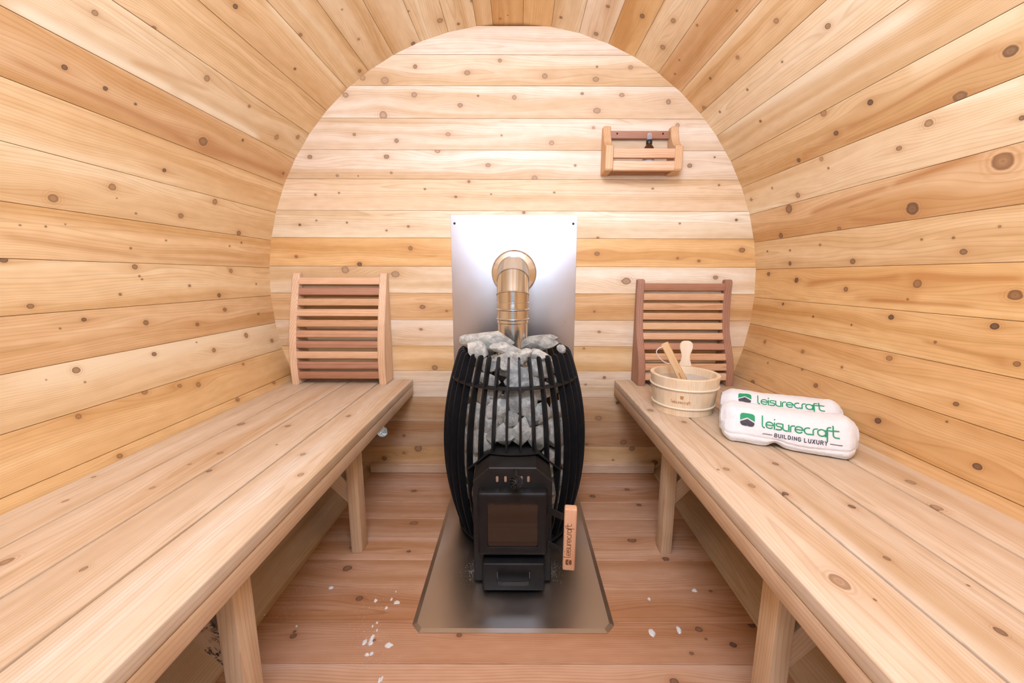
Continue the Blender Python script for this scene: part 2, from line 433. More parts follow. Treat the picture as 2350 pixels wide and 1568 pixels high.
# left staves
kn('218,30,9 475,180,10,.35 466,325,15,.45 122,455,15,.35 258,429,11,.3 415,496,9 493,463,10,.35 548,535,8,.5 635,315,10,.3 683,315,8,.35 353,65,8,.5', .4)
kn('148,155,9 242,203,7 311,239,5 557,322,6 377,391,7 572,244,6,.5 677,158,6 540,15,9,.8 650,398,6,.6 690,80,7,.4', .85)
kn('268,455,3 312,490,4 46,517,4 105,520,4 150,515,3 300,570,5 381,552,4 527,565,4 554,557,5 588,652,4 320,634,4 326,641,4 138,754,4 106,872,3 195,877,4 451,786,3', .6)
kn('310,613,9 276,676,6 503,678,7,.8 435,656,6 530,622,7,.3 70,703,9 193,734,7,.8 335,741,8 453,745,7 516,711,7 593,721,5 8,597,9,.8', .5)
kn('175,850,11 354,813,7,.7 565,770,9 491,804,8 624,782,7 180,956,9,.3 332,900,10,.3 455,883,10,.3 412,886,7,.3 558,836,6,.35 628,878,7,.4 545,918,7,.4 275,1047,9,.4', .45)
# overhead staves
kn('825,163,7 948,100,8,.7 823,90,6,.3 1010,47,11,.3 1052,55,6,.7 1082,2,6 1148,43,6,.3 1165,35,3 1395,15,7,.6 1368,78,8,.5 1287,40,6,.7 1474,37,8,.6 1545,47,9,.3 1521,108,11,.3 1600,58,6,.4 785,22,4 937,26,5', .5)
kn('1691,25,5,.7 1781,48,10,.25 1559,138,5 1693,132,8,.25 1549,170,5 1630,180,6,.8 1616,248,10,.3 1715,206,5,.7 1652,257,5,.7 1795,142,6,.6 1900,60,10,.5 1890,260,10,.3 1745,278,6,.8', .5)
# right staves
kn('2319,117,17 2202,222,17,.55 1997,235,10,.95 1919,306,8,.85 1833,368,8,.85 2131,283,12,.35 2063,341,9,.45 2345,271,9,.7 1885,365,8,.25 1901,386,5 1831,448,9,.4 1772,432,5,.4 1724,458,6,.4', .7)
kn('2302,370,30,.4 2093,480,20,.75 1810,480,14,.5 1792,541,10,.7 1926,525,7,.4 2211,578,10,.6 2294,520,6,.4 2115,550,5 2188,546,6 1882,562,5 1813,605,7,.8 1957,600,9,.6 1761,577,4,.8 1813,575,4,.8', .6)
kn('1764,629,7,.7 1828,643,9,.9 1941,664,8,.6 2105,651,14,.5 2329,677,17,.6 2083,687,5 1797,698,6,.95 1866,727,5,.9 2045,728,9,.95 2283,749,12,.95 2146,786,6,.6 1954,746,4,.8 2334,836,10,.5', .6)
kn('1755,785,7,.3 1842,807,7,.3 1932,843,6 2041,822,9,.35 2194,928,8,.7 1762,833,4 1841,848,5 1872,885,8,.55 2015,966,11,.95 2173,968,5,.8 2243,1071,11,.85 1727,878,8,.6', .5)
# back wall
kn('1072,167,8 1250,175,8 1147,139,7 953,153,7,.5 883,185,11,.2 832,179,9,.2 1367,182,9 1370,153,4,.7 1447,155,7 793,218,8,.25 951,218,9 1180,224,8 1056,242,8,.4 879,264,13,.2 1097,220,4,.8 1336,215,5,.6 1370,254,9 1427,218,8 1534,234,9,.4', .3)
kn('813,309,6 910,323,7 1028,308,7,.2 1151,311,4 1266,329,8,.2 1362,293,6,.2 1555,288,7,.2 711,360,7,.5 887,360,7 1004,346,9,.2 1120,380,7,.3 774,403,5 898,397,5 1227,409,9,.25 1320,380,5 1583,380,8,.5 1640,361,4,.8 822,404,3,.9', .5)
kn('724,447,5 778,443,4 975,434,4 1046,452,5 1076,417,6 1127,446,3 1272,442,4 1498,433,4 1650,425,4 937,520,5 688,516,5,.9 796,511,4 726,506,4 887,529,4 1202,488,6 1560,513,4 1690,505,5,.9 1372,546,5', .65)
kn('680,589,6 942,570,7 825,607,7,.9 1703,574,8 1370,583,7 1604,599,6 1555,593,5 792,620,12,.3 907,630,10,.35 1642,637,7 1437,645,12,.4 970,705,8 1025,714,5 1364,715,5 966,756,6 1375,762,5 998,844,9 1340,800,5', .5)
kn('1387,867,6,.7 1344,883,4 1373,960,9,.3 1417,925,6,.8 1431,1015,9,.3 1346,1020,5 927,1000,5 882,1052,8,.6 927,1040,6 960,1030,12,.4 1450,1030,9,.4 1407,1056,4 1502,1062,9,.8', .5)
# floor boards
kn('797,1305,11 807,1257,6 950,1127,7 938,1266,6,.9 950,1201,10,.4 825,1374,9 673,1460,8 676,1450,6 859,1470,6 1054,1458,7 1360,1139,9 1439,1124,7 1466,1159,7 1450,1240,10 1528,1283,9,.9 1604,1445,10 1631,1357,6 1682,1480,8,.95 1725,1435,9,.9 1587,1500,6 1620,1467,5 1547,1565,11', .65)
# bench tops
kn('800,955,7 660,978,8 635,1021,4,.8 553,974,10 435,1066,6 192,1306,9 505,1040,9,.3 695,1043,8,.2 215,1095,6 480,1081,8,.7 12,1290,18,.3 150,1150,7,.2 690,1090,9,.15 350,1120,7,.15', .4)
kn('1667,1077,11,.3 1648,1078,5,.6 1725,1115,10,.25 1780,1065,9 1803,1133,9,.9 1955,1163,10,.8 2035,1282,10,.6 1925,1335,24,.25 2008,1377,5,.8 2222,1344,5,.8 2295,1450,13,.7 1493,942,10,.35 1570,969,8 2090,1107,12,.35 2150,1165,14,.3', .5)

KB = {}      # board key -> knots in that board's own coordinates
def add_knot(key, x, y, r, dk):
    KB.setdefault(key, []).append((x, y, r, random.uniform(1.05, 1.35), dk))
def stave_geo(i):
    a0, a1 = math.radians(VA[i]), math.radians(VA[i + 1])
    p0 = Vector((BCX + R * math.cos(a0), 0, BCZ + R * math.sin(a0))); p1 = Vector((BCX + R * math.cos(a1), 0, BCZ + R * math.sin(a1)))
    return p0, p1
YM = (Y_FRONT + Y_BACK) / 2
BX = {'left': (-0.482, -1), 'right': (0.439, 1)}
BP = 0.1385
for (px, py, pr_, dk) in K:
    r = ray(px, py); best = None
    tt = Y_BACK / r.y; p = CAM + r * tt
    best = (tt, 'wall', p)
    if r.z < 0:
        tt = -CAM_H / r.z
        if tt < best[0]: best = (tt, 'floor', CAM + r * tt)
        tt = (BENCH_Z - CAM_H) / r.z; p = CAM + r * tt
        if tt < best[0] and (p.x < BX['left'][0] or p.x > BX['right'][0]): best = (tt, 'bench', p)
    for i in range(len(VA) - 1):
        p0, p1 = stave_geo(i); e = p1 - p0; nn = Vector((-e.z, 0, e.x)).normalized()
        den = r.dot(nn)
        if abs(den) < 1e-6: continue
        tt = (p0 - CAM).dot(nn) / den
        if tt <= 0.05: continue
        p = CAM + r * tt; s = (p - p0).dot(e) / e.length_squared
        if 0 <= s <= 1 and tt < best[0] - 1e-6: best = (tt, ('stave', i, s, e.length), p)
    tt, what, p = best
    size = (0.69 if pr_ > 6 else 0.56) * pr_ * tt / F_PX                    # pixel size -> metres at that distance
    if what == 'wall':
        for i in range(len(WZ) - 1):
            if WZ[i] <= p.z < WZ[i + 1]: add_knot(('wall', i), p.x - BCX, p.z - (WZ[i] + WZ[i + 1]) / 2, size, dk)
    elif what == 'floor':
        for i in range(len(FY) - 1):
            if FY[i + 1] <= p.y < FY[i]: add_knot(('floor', i), p.x - BCX, p.y - (FY[i] + FY[i + 1]) / 2, size * 1.15, dk)
    elif what == 'bench':
        side = 'left' if p.x < 0 else 'right'
        i = int(abs(p.x - BX[side][0]) / BP)
        if i < 4: add_knot(('bench' + side, i), p.y - 0.595, abs(p.x - BX[side][0]) - BP * (i + 0.5), size * 1.1, dk)
    else:
        _, i, s, ln = what
        add_knot(('stave', i), YM - p.y, (s - 0.5) * ln, size, dk)
# streaks on the staves: pixel ends, half width in pixels, amount (+ darker, - paler)
STK = '''15,6,405,214,15,-1 405,214,597,314,11,-1 608,0,791,207,10,-1 0,320,421,417,7,-.9 0,885,631,748,20,-.9 1754,0,1561,208,10,-1 2135,0,1650,306,18,-1 2350,23,2085,161,22,-.9
2350,187,2162,253,8,-1 0,122,450,325,10,.75 450,325,658,405,10,.75 2300,118,1933,298,9,.9 1933,298,1841,363,6,.7 2350,170,2227,214,7,.9 2227,214,1933,325,6,.8 2258,363,2047,432,11,.9 2047,432,1856,486,8,.8
2086,490,1952,509,5,.8 1848,649,2078,641,7,.9 2078,641,2350,653,9,.8 1990,687,2239,695,7,.7 2115,782,2320,835,6,.6 1960,680,2110,672,16,.45 0,540,330,590,8,.5 330,590,610,606,5,.5 300,140,480,200,8,.5'''
SB = {}
for a in STK.split():
    x0_, y0_, x1_, y1_, w_, am_ = [float(q) for q in a.split(',')]
    r = ray((x0_ + x1_) / 2, (y0_ + y1_) / 2)
    for i in range(len(VA) - 1):
        p0, p1 = stave_geo(i); e = p1 - p0; nn = Vector((-e.z, 0, e.x)).normalized()
        if abs(r.dot(nn)) < 1e-6: continue
        tt = (p0 - CAM).dot(nn) / r.dot(nn)
        s_ = (CAM + r * tt - p0).dot(e) / e.length_squared
        if tt > 0.05 and 0 <= s_ <= 1:
            q = []
            for xx, yy in ((x0_, y0_), (x1_, y1_)):
                rr = ray(xx, yy); pp_ = CAM + rr * ((p0 - CAM).dot(nn) / rr.dot(nn))
                q.append((YM - pp_.y, ((pp_ - p0).dot(e) / e.length_squared - 0.5) * e.length))
            (xa, ya), (xb, yb) = q
            SB.setdefault(('stave', i), []).append(((xa + xb) / 2, (ya + yb) / 2, (yb - ya) / (xb - xa), abs(xb - xa) / 2, w_ * tt / F_PX, am_))
            break
def board_mat(key, **kw):
    return cedar('cedar_' + key[0] + '_%02d' % key[1], KB.get(key, []), SB.get(key, []), **kw)

PALE, LIGHT, MID, ORANGE, TAN, BROWN = (0.85, 0.675, 0.475), (0.83, 0.61, 0.36), (0.80, 0.545, 0.285), (0.78, 0.475, 0.20), (0.73, 0.465, 0.235), (0.53, 0.285, 0.165)
def jit(c, a=0.05):
    k = 1 + random.uniform(-a, a); w = random.uniform(-a, a) * 0.5
    return (c[0] * k, c[1] * k * (1 + w * 0.6), c[2] * k * (1 + w))

# ------------------------------------------------------------------ floor
floor = tag(link('floor', prism_me('floor', [(-0.9, Y_FRONT), (0.85, Y_FRONT), (0.85, Y_BACK + 0.02), (-0.9, Y_BACK + 0.02)], -0.06, -0.024), M_WOOD, color=BROWN), kind='structure')
for i in range(len(FY) - 1):
    W = FY[i] - FY[i + 1]; yc = (FY[i] + FY[i + 1]) / 2
    me = board_me('floor_board', 1.33, W - 0.0008, 0.024, 0.002)
    col = BROWN if i in (6, 7) else (0.58, 0.33, 0.20)
    link('floor_board', me, board_mat(('floor', i), lines=1.5, band=0.9, rough=0.5), floor, T(BCX, yc, 0), jit(col, 0.05))

# ------------------------------------------------------------------ barrel staves
def shell(name, a0, a1):
    bm = bmesh.new(); n = 24; rows = []
    for k in range(n + 1):
        a = math.radians(a0 + (a1 - a0) * k / n)
        rows.append([bm.verts.new((BCX + rr * math.cos(a), yy, BCZ + rr * math.sin(a))) for rr, yy in ((R + 0.034, Y_FRONT - 0.05), (R + 0.034, Y_BACK + 0.08), (R + 0.044, Y_BACK + 0.08), (R + 0.044, Y_FRONT - 0.05))])
    for A, B in zip(rows, rows[1:]):
        for k in range(4): bm.faces.new((A[k], A[(k + 1) % 4], B[(k + 1) % 4], B[k]))
    bm.faces.new(rows[0]); bm.faces.new(rows[-1][::-1])
    return tag(link(name, bm_mesh(bm, name), M_WOOD, color=TAN), kind='structure')
wall_right = shell('wall_right', -52, 50.18)
ceiling = shell('ceiling', 50.18, 129.02)
wall_left = shell('wall_left', 129.02, 232)
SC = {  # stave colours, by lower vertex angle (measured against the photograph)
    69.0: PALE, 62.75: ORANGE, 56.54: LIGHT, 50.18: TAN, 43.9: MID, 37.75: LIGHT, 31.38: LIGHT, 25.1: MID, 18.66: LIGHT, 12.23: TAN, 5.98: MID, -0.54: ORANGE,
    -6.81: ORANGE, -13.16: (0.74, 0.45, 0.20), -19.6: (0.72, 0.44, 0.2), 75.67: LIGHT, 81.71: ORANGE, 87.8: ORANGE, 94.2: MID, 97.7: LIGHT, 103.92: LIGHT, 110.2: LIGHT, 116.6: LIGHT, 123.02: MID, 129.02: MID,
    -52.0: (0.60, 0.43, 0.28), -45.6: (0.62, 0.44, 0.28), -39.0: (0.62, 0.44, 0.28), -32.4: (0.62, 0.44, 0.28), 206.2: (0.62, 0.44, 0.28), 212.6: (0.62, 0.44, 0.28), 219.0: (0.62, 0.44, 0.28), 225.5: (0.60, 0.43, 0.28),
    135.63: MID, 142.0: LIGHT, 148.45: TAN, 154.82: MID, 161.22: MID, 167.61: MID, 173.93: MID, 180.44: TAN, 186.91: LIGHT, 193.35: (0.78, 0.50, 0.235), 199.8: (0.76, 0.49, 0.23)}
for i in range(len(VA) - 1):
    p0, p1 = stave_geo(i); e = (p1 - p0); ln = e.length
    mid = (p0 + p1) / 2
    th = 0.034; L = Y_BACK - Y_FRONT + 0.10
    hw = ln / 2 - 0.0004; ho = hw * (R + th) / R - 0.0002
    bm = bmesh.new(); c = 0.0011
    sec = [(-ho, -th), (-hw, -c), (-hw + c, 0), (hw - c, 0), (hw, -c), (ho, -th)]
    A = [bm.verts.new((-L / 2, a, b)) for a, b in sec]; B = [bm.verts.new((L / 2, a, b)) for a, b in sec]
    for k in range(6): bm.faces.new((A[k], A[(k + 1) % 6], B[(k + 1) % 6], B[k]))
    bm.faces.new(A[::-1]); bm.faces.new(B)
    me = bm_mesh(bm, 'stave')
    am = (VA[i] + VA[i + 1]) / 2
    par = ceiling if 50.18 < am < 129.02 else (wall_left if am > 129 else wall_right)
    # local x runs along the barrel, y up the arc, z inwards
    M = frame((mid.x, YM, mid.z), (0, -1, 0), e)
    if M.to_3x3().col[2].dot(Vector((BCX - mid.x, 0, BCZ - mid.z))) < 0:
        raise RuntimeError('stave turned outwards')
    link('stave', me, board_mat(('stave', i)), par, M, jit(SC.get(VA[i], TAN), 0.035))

# ------------------------------------------------------------------ back wall of horizontal planks
def half_width(z): return math.sqrt(max(1e-5, (R + 0.003) ** 2 - (z - BCZ) ** 2))
bm = bmesh.new()
ring = [(BCX + (R + 0.003) * math.cos(2 * math.pi * k / 64), BCZ + (R + 0.003) * math.sin(2 * math.pi * k / 64)) for k in range(64)]
ring = [(x, max(z, -0.02)) for x, z in ring]
A = [bm.verts.new((x, Y_BACK + 0.036, z)) for x, z in ring]; B = [bm.verts.new((x, Y_BACK + 0.048, z)) for x, z in ring]
for k in range(64): bm.faces.new((A[k], A[(k + 1) % 64], B[(k + 1) % 64], B[k]))
bm.faces.new(A[::-1]); bm.faces.new(B)
bmesh.ops.remove_doubles(bm, verts=bm.verts, dist=1e-6)
wall_back = tag(link('wall_back', bm_mesh(bm, 'wall_back'), M_WOOD, color=TAN), kind='structure')
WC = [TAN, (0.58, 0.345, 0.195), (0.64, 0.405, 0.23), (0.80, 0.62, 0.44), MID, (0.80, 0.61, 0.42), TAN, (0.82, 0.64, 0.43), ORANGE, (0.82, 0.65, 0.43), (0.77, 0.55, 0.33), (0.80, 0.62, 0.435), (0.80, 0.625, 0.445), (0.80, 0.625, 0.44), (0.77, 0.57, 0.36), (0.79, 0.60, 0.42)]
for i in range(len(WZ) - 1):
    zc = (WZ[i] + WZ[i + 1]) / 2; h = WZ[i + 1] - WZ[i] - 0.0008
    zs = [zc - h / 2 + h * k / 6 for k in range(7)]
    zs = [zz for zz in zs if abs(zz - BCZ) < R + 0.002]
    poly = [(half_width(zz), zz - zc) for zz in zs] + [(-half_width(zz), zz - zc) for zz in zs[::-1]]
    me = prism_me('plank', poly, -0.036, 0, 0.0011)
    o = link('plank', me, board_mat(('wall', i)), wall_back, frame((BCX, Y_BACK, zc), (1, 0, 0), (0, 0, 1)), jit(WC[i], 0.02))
    if WZ[i] < 0.196 < WZ[i + 1]: vent_plank = o
VENT = Vector((-0.640, Y_BACK, 0.196))
ROTX = Matrix.Rotation(math.pi / 2, 4, 'X')
cut_round(vent_plank, VENT, ROTX, 0.027, 0.3)
cut_round(wall_back, VENT, ROTX, 0.027, 0.3)

# front wall behind the camera, with the open doorway the daylight comes through
bm = bmesh.new()
ringf = [(x, z) for x, z in ring]
def front_piece(poly):
    A = [bm.verts.new((x, Y_FRONT - 0.045, z)) for x, z in poly]; B = [bm.verts.new((x, Y_FRONT - 0.005, z)) for x, z in poly]
    n = len(poly)
    for k in range(n): bm.faces.new((A[k], A[(k + 1) % n], B[(k + 1) % n], B[k]))
    bm.faces.new(A[::-1]); bm.faces.new(B)
DX0, DX1, DZ1 = -0.40, 0.36, 1.76
def clip_half(zlo, x0, x1, n=28):
    zs = [zlo + (1.90 - zlo) * k / n for k in range(n + 1)]
    lo, hi = [], []
    for zz in zs:
        hw = half_width(zz); a, b = max(x0, BCX - hw), min(x1, BCX + hw)
        if b > a: lo.append((a, zz)); hi.append((b, zz))
    return hi + lo[::-1]
front_piece(clip_half(-0.02, -2, DX0)); front_piece(clip_half(-0.02, DX1, 2)); front_piece(clip_half(DZ1, DX0, DX1, 6))
tag(link('wall_front', bm_mesh(bm, 'wall_front'), M_WOOD, color=LIGHT), kind='structure')

# batten along the foot of the back wall
me = prism_me('trim_1', [(-0.67, -0.0225), (0.67, -0.0225), (0.67, 0.0225), (-0.67, 0.0225)], -0.030, 0, 0.004)
tag(link('trim_1', me, M_LUMBER, None, frame((BCX, 1.72, 0.0235), (1, 0, 0), (0, 0, 1)), (0.72, 0.50, 0.34)), kind='structure')

# ------------------------------------------------------------------ benches
BENCH_C = (0.67, 0.515, 0.37)
YB0, YB1 = -0.55, 1.74
for side in ('left', 'right'):
    x0, s = BX[side]
    lab = ('long pale cedar bench along the left wall, with only a backrest on it' if side == 'left'
           else 'long pale cedar bench along the right wall, carrying the bucket and towels')
    b = thing('bench', lab, 'bench', (x0 + s * 0.25, 0.6, 0), 'the two facing benches')
    L = YB1 - YB0
    for i in range(4):
        w = 0.1335 if i < 3 else 0.120
        xc = x0 + s * (BP * i + w / 2)
        # x along the barrel, y away from the aisle
        M = frame((xc, 0.595, BENCH_Z), (0, 1, 0), (s, 0, 0))
        if M.to_3x3().col[2].z < 0:       # keep the finished face up: mirror the mesh instead of the frame
            M = frame((xc, 0.595, BENCH_Z), (0, 1, 0), (-s, 0, 0)); flip = -1
        else: flip = 1
        ks = KB.get(('bench' + side, i), [])
        off = BP / 2 - w / 2
        ks = [(a, flip * (bb + off), rr, asp, dk) for a, bb, rr, asp, dk in ks]
        mat = cedar('cedar_bench_%s_%d' % (side, i), ks, lines=1.0, band=0.8, rough=0.55)
        bm = bmesh.new(); bmesh.ops.create_cube(bm, size=1.0)
        for v in bm.verts: v.co = Vector((v.co.x * L, v.co.y * w, (v.co.z - 0.5) * 0.030))
        bmesh.ops.bevel(bm, geom=list(bm.edges), offset=0.0034, segments=3, profile=0.5, affect='EDGES')
        me = smooth_by_angle(bm_mesh(bm, 'bench_board'), 35)
        link('bench_board', me, mat, b, M, jit(BENCH_C, 0.035))
    # front rail, legs, braces, cross bearers
    rail = rbox_me('front_rail', L, 0.038, 0.040, 0.003)
    link('front_rail', rail, M_LUMBER, b, frame((x0 + s * 0.0195, 0.595, BENCH_Z - 0.030 - 0.0205), (0, 1, 0), (1, 0, 0)), jit((0.68, 0.48, 0.32), 0.03))
    zt = BENCH_Z - 0.030
    for yl in (1.205, 0.655, -0.30):
        leg = rbox_me('leg', zt, 0.050, 0.036, 0.0025)
        link('leg', leg, M_LUMBER, b, frame((x0 + s * 0.0575, yl, zt / 2 + 0.0003), (0, 0, 1), (0, 1, 0)), jit((0.70, 0.51, 0.34), 0.04))
        # diagonal brace rising from the leg to the underside of the seat
        rot = (side == 'left' and yl == 0.655)
        px0, px1 = 0.0755, 0.303
        poly = [(px0, 0.176), (px0, 0.252), (px1 - 0.072, zt - 0.002), (px1, zt - 0.002)]
        poly = [(a, c) for a, c in poly]
        bm = bmesh.new()
        A = [bm.verts.new((x0 + s * a, yl - 0.019, c)) for a, c in poly]; Bv = [bm.verts.new((x0 + s * a, yl + 0.019, c)) for a, c in poly]
        for k in range(4): bm.faces.new((A[k], A[(k + 1) % 4], Bv[(k + 1) % 4], Bv[k]))
        bm.faces.new(A[::-1]); bm.faces.new(Bv)
        org = Vector((x0 + s * 0.16, yl, 0.29)); Mb = frame(org, (s * 0.2, 0, 0.21), (0, 1, 0)); inv = Mb.inverted()
        for v in bm.verts: v.co = inv @ v.co
        bmesh.ops.recalc_face_normals(bm, faces=bm.faces)
        bmesh.ops.bevel(bm, geom=list(bm.edges), offset=0.0025, segments=1, affect='EDGES')
        if rot:
            mt = bpy.data.materials.new('rotten_bark_edge_wood'); mt.use_nodes = True
            t = NT(mt.node_tree); bs = mt.node_tree.nodes['Principled BSDF']
            P = t.n('ShaderNodeTexCoord').outputs['Object']
            n = t.noise(t.vm('MULTIPLY', P, (16, 40, 40)), 1.0, 5.0, 0.65, 0.8)
            crack = t.m('MULTIPLY', t.rng(t.m('ABSOLUTE', t.m('SUBTRACT', n, 0.5)), 0.045, 0.01), t.rng(t.noise(P, 22.0), 0.38, 0.52))
            blot = t.rng(t.noise(t.vm('MULTIPLY', P, (22, 30, 30)), 1.0, 4.0, 0.7), 0.56, 0.62)
            c_ = t.mix(t.noise(P, 30.0, 3.0), rgb(0.62, 0.46, 0.33), rgb(0.44, 0.30, 0.20))
            c_ = t.mix(t.m('MAXIMUM', crack, blot), c_, rgb(0.035, 0.016, 0.012))
            t.link(c_, bs.inputs['Base Color']); bs.inputs['Roughness'].default_value = 0.7
            o = link('brace', bm_mesh(bm, 'brace'), mt, b, Mb)
            o['label'] = 'brace with dark bark-like rot and cracks'
        else:
            link('brace', bm_mesh(bm, 'brace'), M_LUMBER, b, Mb, jit((0.66, 0.48, 0.33), 0.04))
        bear = rbox_me('bearer', 0.40, 0.038, 0.036, 0.002)
        link('bearer', bear, M_LUMBER, b, frame((x0 + s * 0.245, yl + 0.046, zt - 0.0185), (1, 0, 0), (0, 1, 0)), (0.62, 0.42, 0.26))

# ------------------------------------------------------------------ wall shield and hearth plate
sh = thing('heat_shield', 'tall brushed stainless steel sheet fixed to the back wall behind the flue pipe', 'metal sheet', (-0.0215, 1.748, 0.45))
me = prism_me('steel_sheet', [(-0.2725, -0.373), (0.2725, -0.373), (0.2725, 0.373), (-0.2725, 0.373)], -0.0015, 0, 0.0006)
link('steel_sheet', me, M_STEEL, sh, frame((-0.0215, 1.7475, 0.805), (1, 0, 0), (0, 0, 1)))
for sx in (-1, 1):
    for zz in (1.142, 0.47):
        link('screw', lathe_me('screw', [(0.0, 0.002), (0.0025, 0.0018), (0.005, 0.0004), (0.005, 0.0)], 16), M_SCREW, sh,
             frame((-0.0215 + sx * 0.2555, 1.7473, zz), (1, 0, 0), (0, 0, 1)))
hp = [(-0.258, 0.883), (0.234, 0.883), (0.257, 0.907), (0.255, 1.715), (-0.284, 1.715), (-0.281, 0.907)]
hp_i = inset(hp, 0.012)
bm = bmesh.new()
lo = [bm.verts.new((x, y, 0.0004)) for x, y in hp]; l1 = [bm.verts.new((x, y, 0.0014)) for x, y in hp]; l2 = [bm.verts.new((x, y, 0.0036)) for x, y in hp_i]
for A, Bv in ((lo, l1), (l1, l2)):
    for k in range(6): bm.faces.new((A[k], A[(k + 1) % 6], Bv[(k + 1) % 6], Bv[k]))
bm.faces.new(lo[::-1]); bm.faces.new(l2)
tag(link('hearth_plate', bm_mesh(bm, 'hearth_plate'), M_HEARTH), 'dull steel floor plate with clipped front corners under the stove', 'floor plate')

# ------------------------------------------------------------------ stove
X0, YC = -0.014, 1.372
HB = 0.0045
stove = thing('sauna_stove', 'black barrel-shaped wood stove with vertical bars standing on the steel floor plate', 'stove', (X0, YC, HB))
ZC = 0.334
def cage_r(z): return 0.257 - 0.064 * ((z - ZC) / 0.34) ** 2
ZTOP, ZBOT = 0.672, 0.022
def cage_pt(deg, z, r):     # deg 0 = towards the doorway
    a = math.radians(deg)
    return Vector((X0 + r * math.sin(a), YC - r * math.cos(a), z))
def bar_me(name, zlo, zhi, top_round=True, depth=0.0245, th=0.0058):
    bm = bmesh.new(); n = 22; rows = []
    zs = [zlo + (zhi - zlo) * k / n for k in range(n + 1)]
    prof = [(cage_r(zz), cage_r(zz) - depth, zz) for zz in zs]
    if top_round:
        ro, ri, zt_ = prof[-1]; mid = (ro + ri) / 2; hw = depth / 2
        for q in (25, 50, 70, 85):
            a = math.radians(q); prof.append((mid - 0.003 * math.sin(a) + hw * math.cos(a), mid - 0.003 * math.sin(a) - hw * math.cos(a), zt_ + hw * math.sin(a)))
    for ro, ri, zz in prof:
        rows.append([bm.verts.new(p) for p in ((-th / 2, -ro, zz), (th / 2, -ro, zz), (th / 2, -ri, zz), (-th / 2, -ri, zz))])
    for A, Bv in zip(rows, rows[1:]):
        for k in range(4): bm.faces.new((A[k], A[(k + 1) % 4], Bv[(k + 1) % 4], Bv[k]))
    bm.faces.new(rows[0][::-1]); bm.faces.new(rows[-1])
    return smooth_by_angle(bm_mesh(bm, name), 30)
FZ_TOP, FZ_COR = 0.385, 0.314
full = bar_me('cage_bar', ZBOT, ZTOP - 0.013); short = bar_me('cage_bar', FZ_TOP, ZTOP - 0.013)
mid_ = bar_me('cage_bar', (FZ_TOP + FZ_COR) / 2 + 0.006, ZTOP - 0.013); cor = bar_me('cage_bar', FZ_COR, ZTOP - 0.013)
for k in range(36):
    dg = 5 + 10 * k
    dd = dg if dg <= 180 else 360 - dg
    me = short if dd < 20 else mid_ if dd < 30 else cor if dd < 40 else full
    link('cage_bar', me, M_BLACK, stove, T(X0, YC, 0) @ Matrix.Rotation(math.radians(dg), 4, 'Z'))
def hoop(name, z, depth, th, r_off=0.0):
    r1 = cage_r(z) - r_off
    return lathe_me(name, [(r1 - depth, z - th / 2), (r1, z - th / 2), (r1, z + th / 2), (r1 - depth, z + th / 2), (r1 - depth, z - th / 2)], 72, 30, cap=False)
link('cage_ring', hoop('cage_ring', 0.578, 0.0225, 0.006, 0.002), M_IRON, stove, T(X0, YC, 0))
link('cage_ring', hoop('cage_ring', 0.030, 0.040, 0.010, -0.003), M_BLACK, stove, T(X0, YC, 0))
link('base_plate', lathe_me('base_plate', [(0.185, HB), (0.188, HB + 0.004), (0.188, 0.021), (0.0, 0.021)], 64), M_BLACK, stove, T(X0, YC, 0))
# plate bent round the door opening of the cage
path = [(-35, 0.030), (-35, 0.12), (-35, 0.22), (-35, FZ_COR), (-26, (FZ_COR + FZ_TOP) / 2), (-17.5, FZ_TOP), (-12, FZ_TOP), (-6, FZ_TOP), (0, FZ_TOP),
        (6, FZ_TOP), (12, FZ_TOP), (17.5, FZ_TOP), (26, (FZ_COR + FZ_TOP) / 2), (35, FZ_COR), (35, 0.22), (35, 0.12), (35, 0.030)]
bm = bmesh.new(); rows = []
pts3 = [cage_pt(dg, zz, cage_r(zz) + 0.001) for dg, zz in path]
for i, (dg, zz) in enumerate(path):
    po = pts3[i]; pi = cage_pt(dg, zz, cage_r(zz) - (0.034 if abs(dg) < 34 or zz > 0.3 else 0.008))
    tg = (pts3[min(i + 1, len(path) - 1)] - pts3[max(i - 1, 0)]).normalized()
    nn = tg.cross((pi - po).normalized()).normalized() * 0.0028
    rows.append([bm.verts.new(p) for p in (po - nn, po + nn, pi + nn, pi - nn)])
for A, Bv in zip(rows, rows[1:]):
    for k in range(4): bm.faces.new((A[k], A[(k + 1) % 4], Bv[(k + 1) % 4], Bv[k]))
bm.faces.new(rows[0][::-1]); bm.faces.new(rows[-1])
link('opening_frame', bm_mesh(bm, 'opening_frame'), M_IRON, stove)
# firebox inside the stones, and the tunnel that carries the door
link('firebox', lathe_me('firebox', [(0.15, 0.021), (0.15, 0.40), (0.12, 0.50), (0.07, 0.56), (0.0, 0.56)], 40), M_DARK, stove, T(X0, YC + 0.01, 0))
YF = 1.051; XF = X0 - 0.002
face = [(-0.1155, 0.008), (0.1155, 0.008), (0.1155, 0.334), (0.0684, 0.376), (-0.0684, 0.376), (-0.1155, 0.334)]
me = prism_me('door_tunnel', face, -0.19, 0.0, 0.003)
link('door_tunnel', me, M_IRON, stove, frame((XF, YF, 0), (1, 0, 0), (0, 0, 1)))
M_SLOT = simple('bare_steel_slot', (0.55, 0.54, 0.56), 0.35, 1.0)
for px in (1141, 1160, 1196.5, 1212.6):
    p = at_y(px, 1100, YF - 0.001)
    poly = [(0.0036 * math.cos(a) , 0.0036 * math.sin(a) + (0.0055 if math.sin(a) >= 0 else -0.0055)) for a in [2 * math.pi * k / 16 for k in range(16)]]
    link('vent_slot', prism_me('vent_slot', poly, -0.0012, 0.0004), M_SLOT, stove, frame((p.x, YF - 0.0006, p.z), (1, 0, 0), (0, 0, 1)))
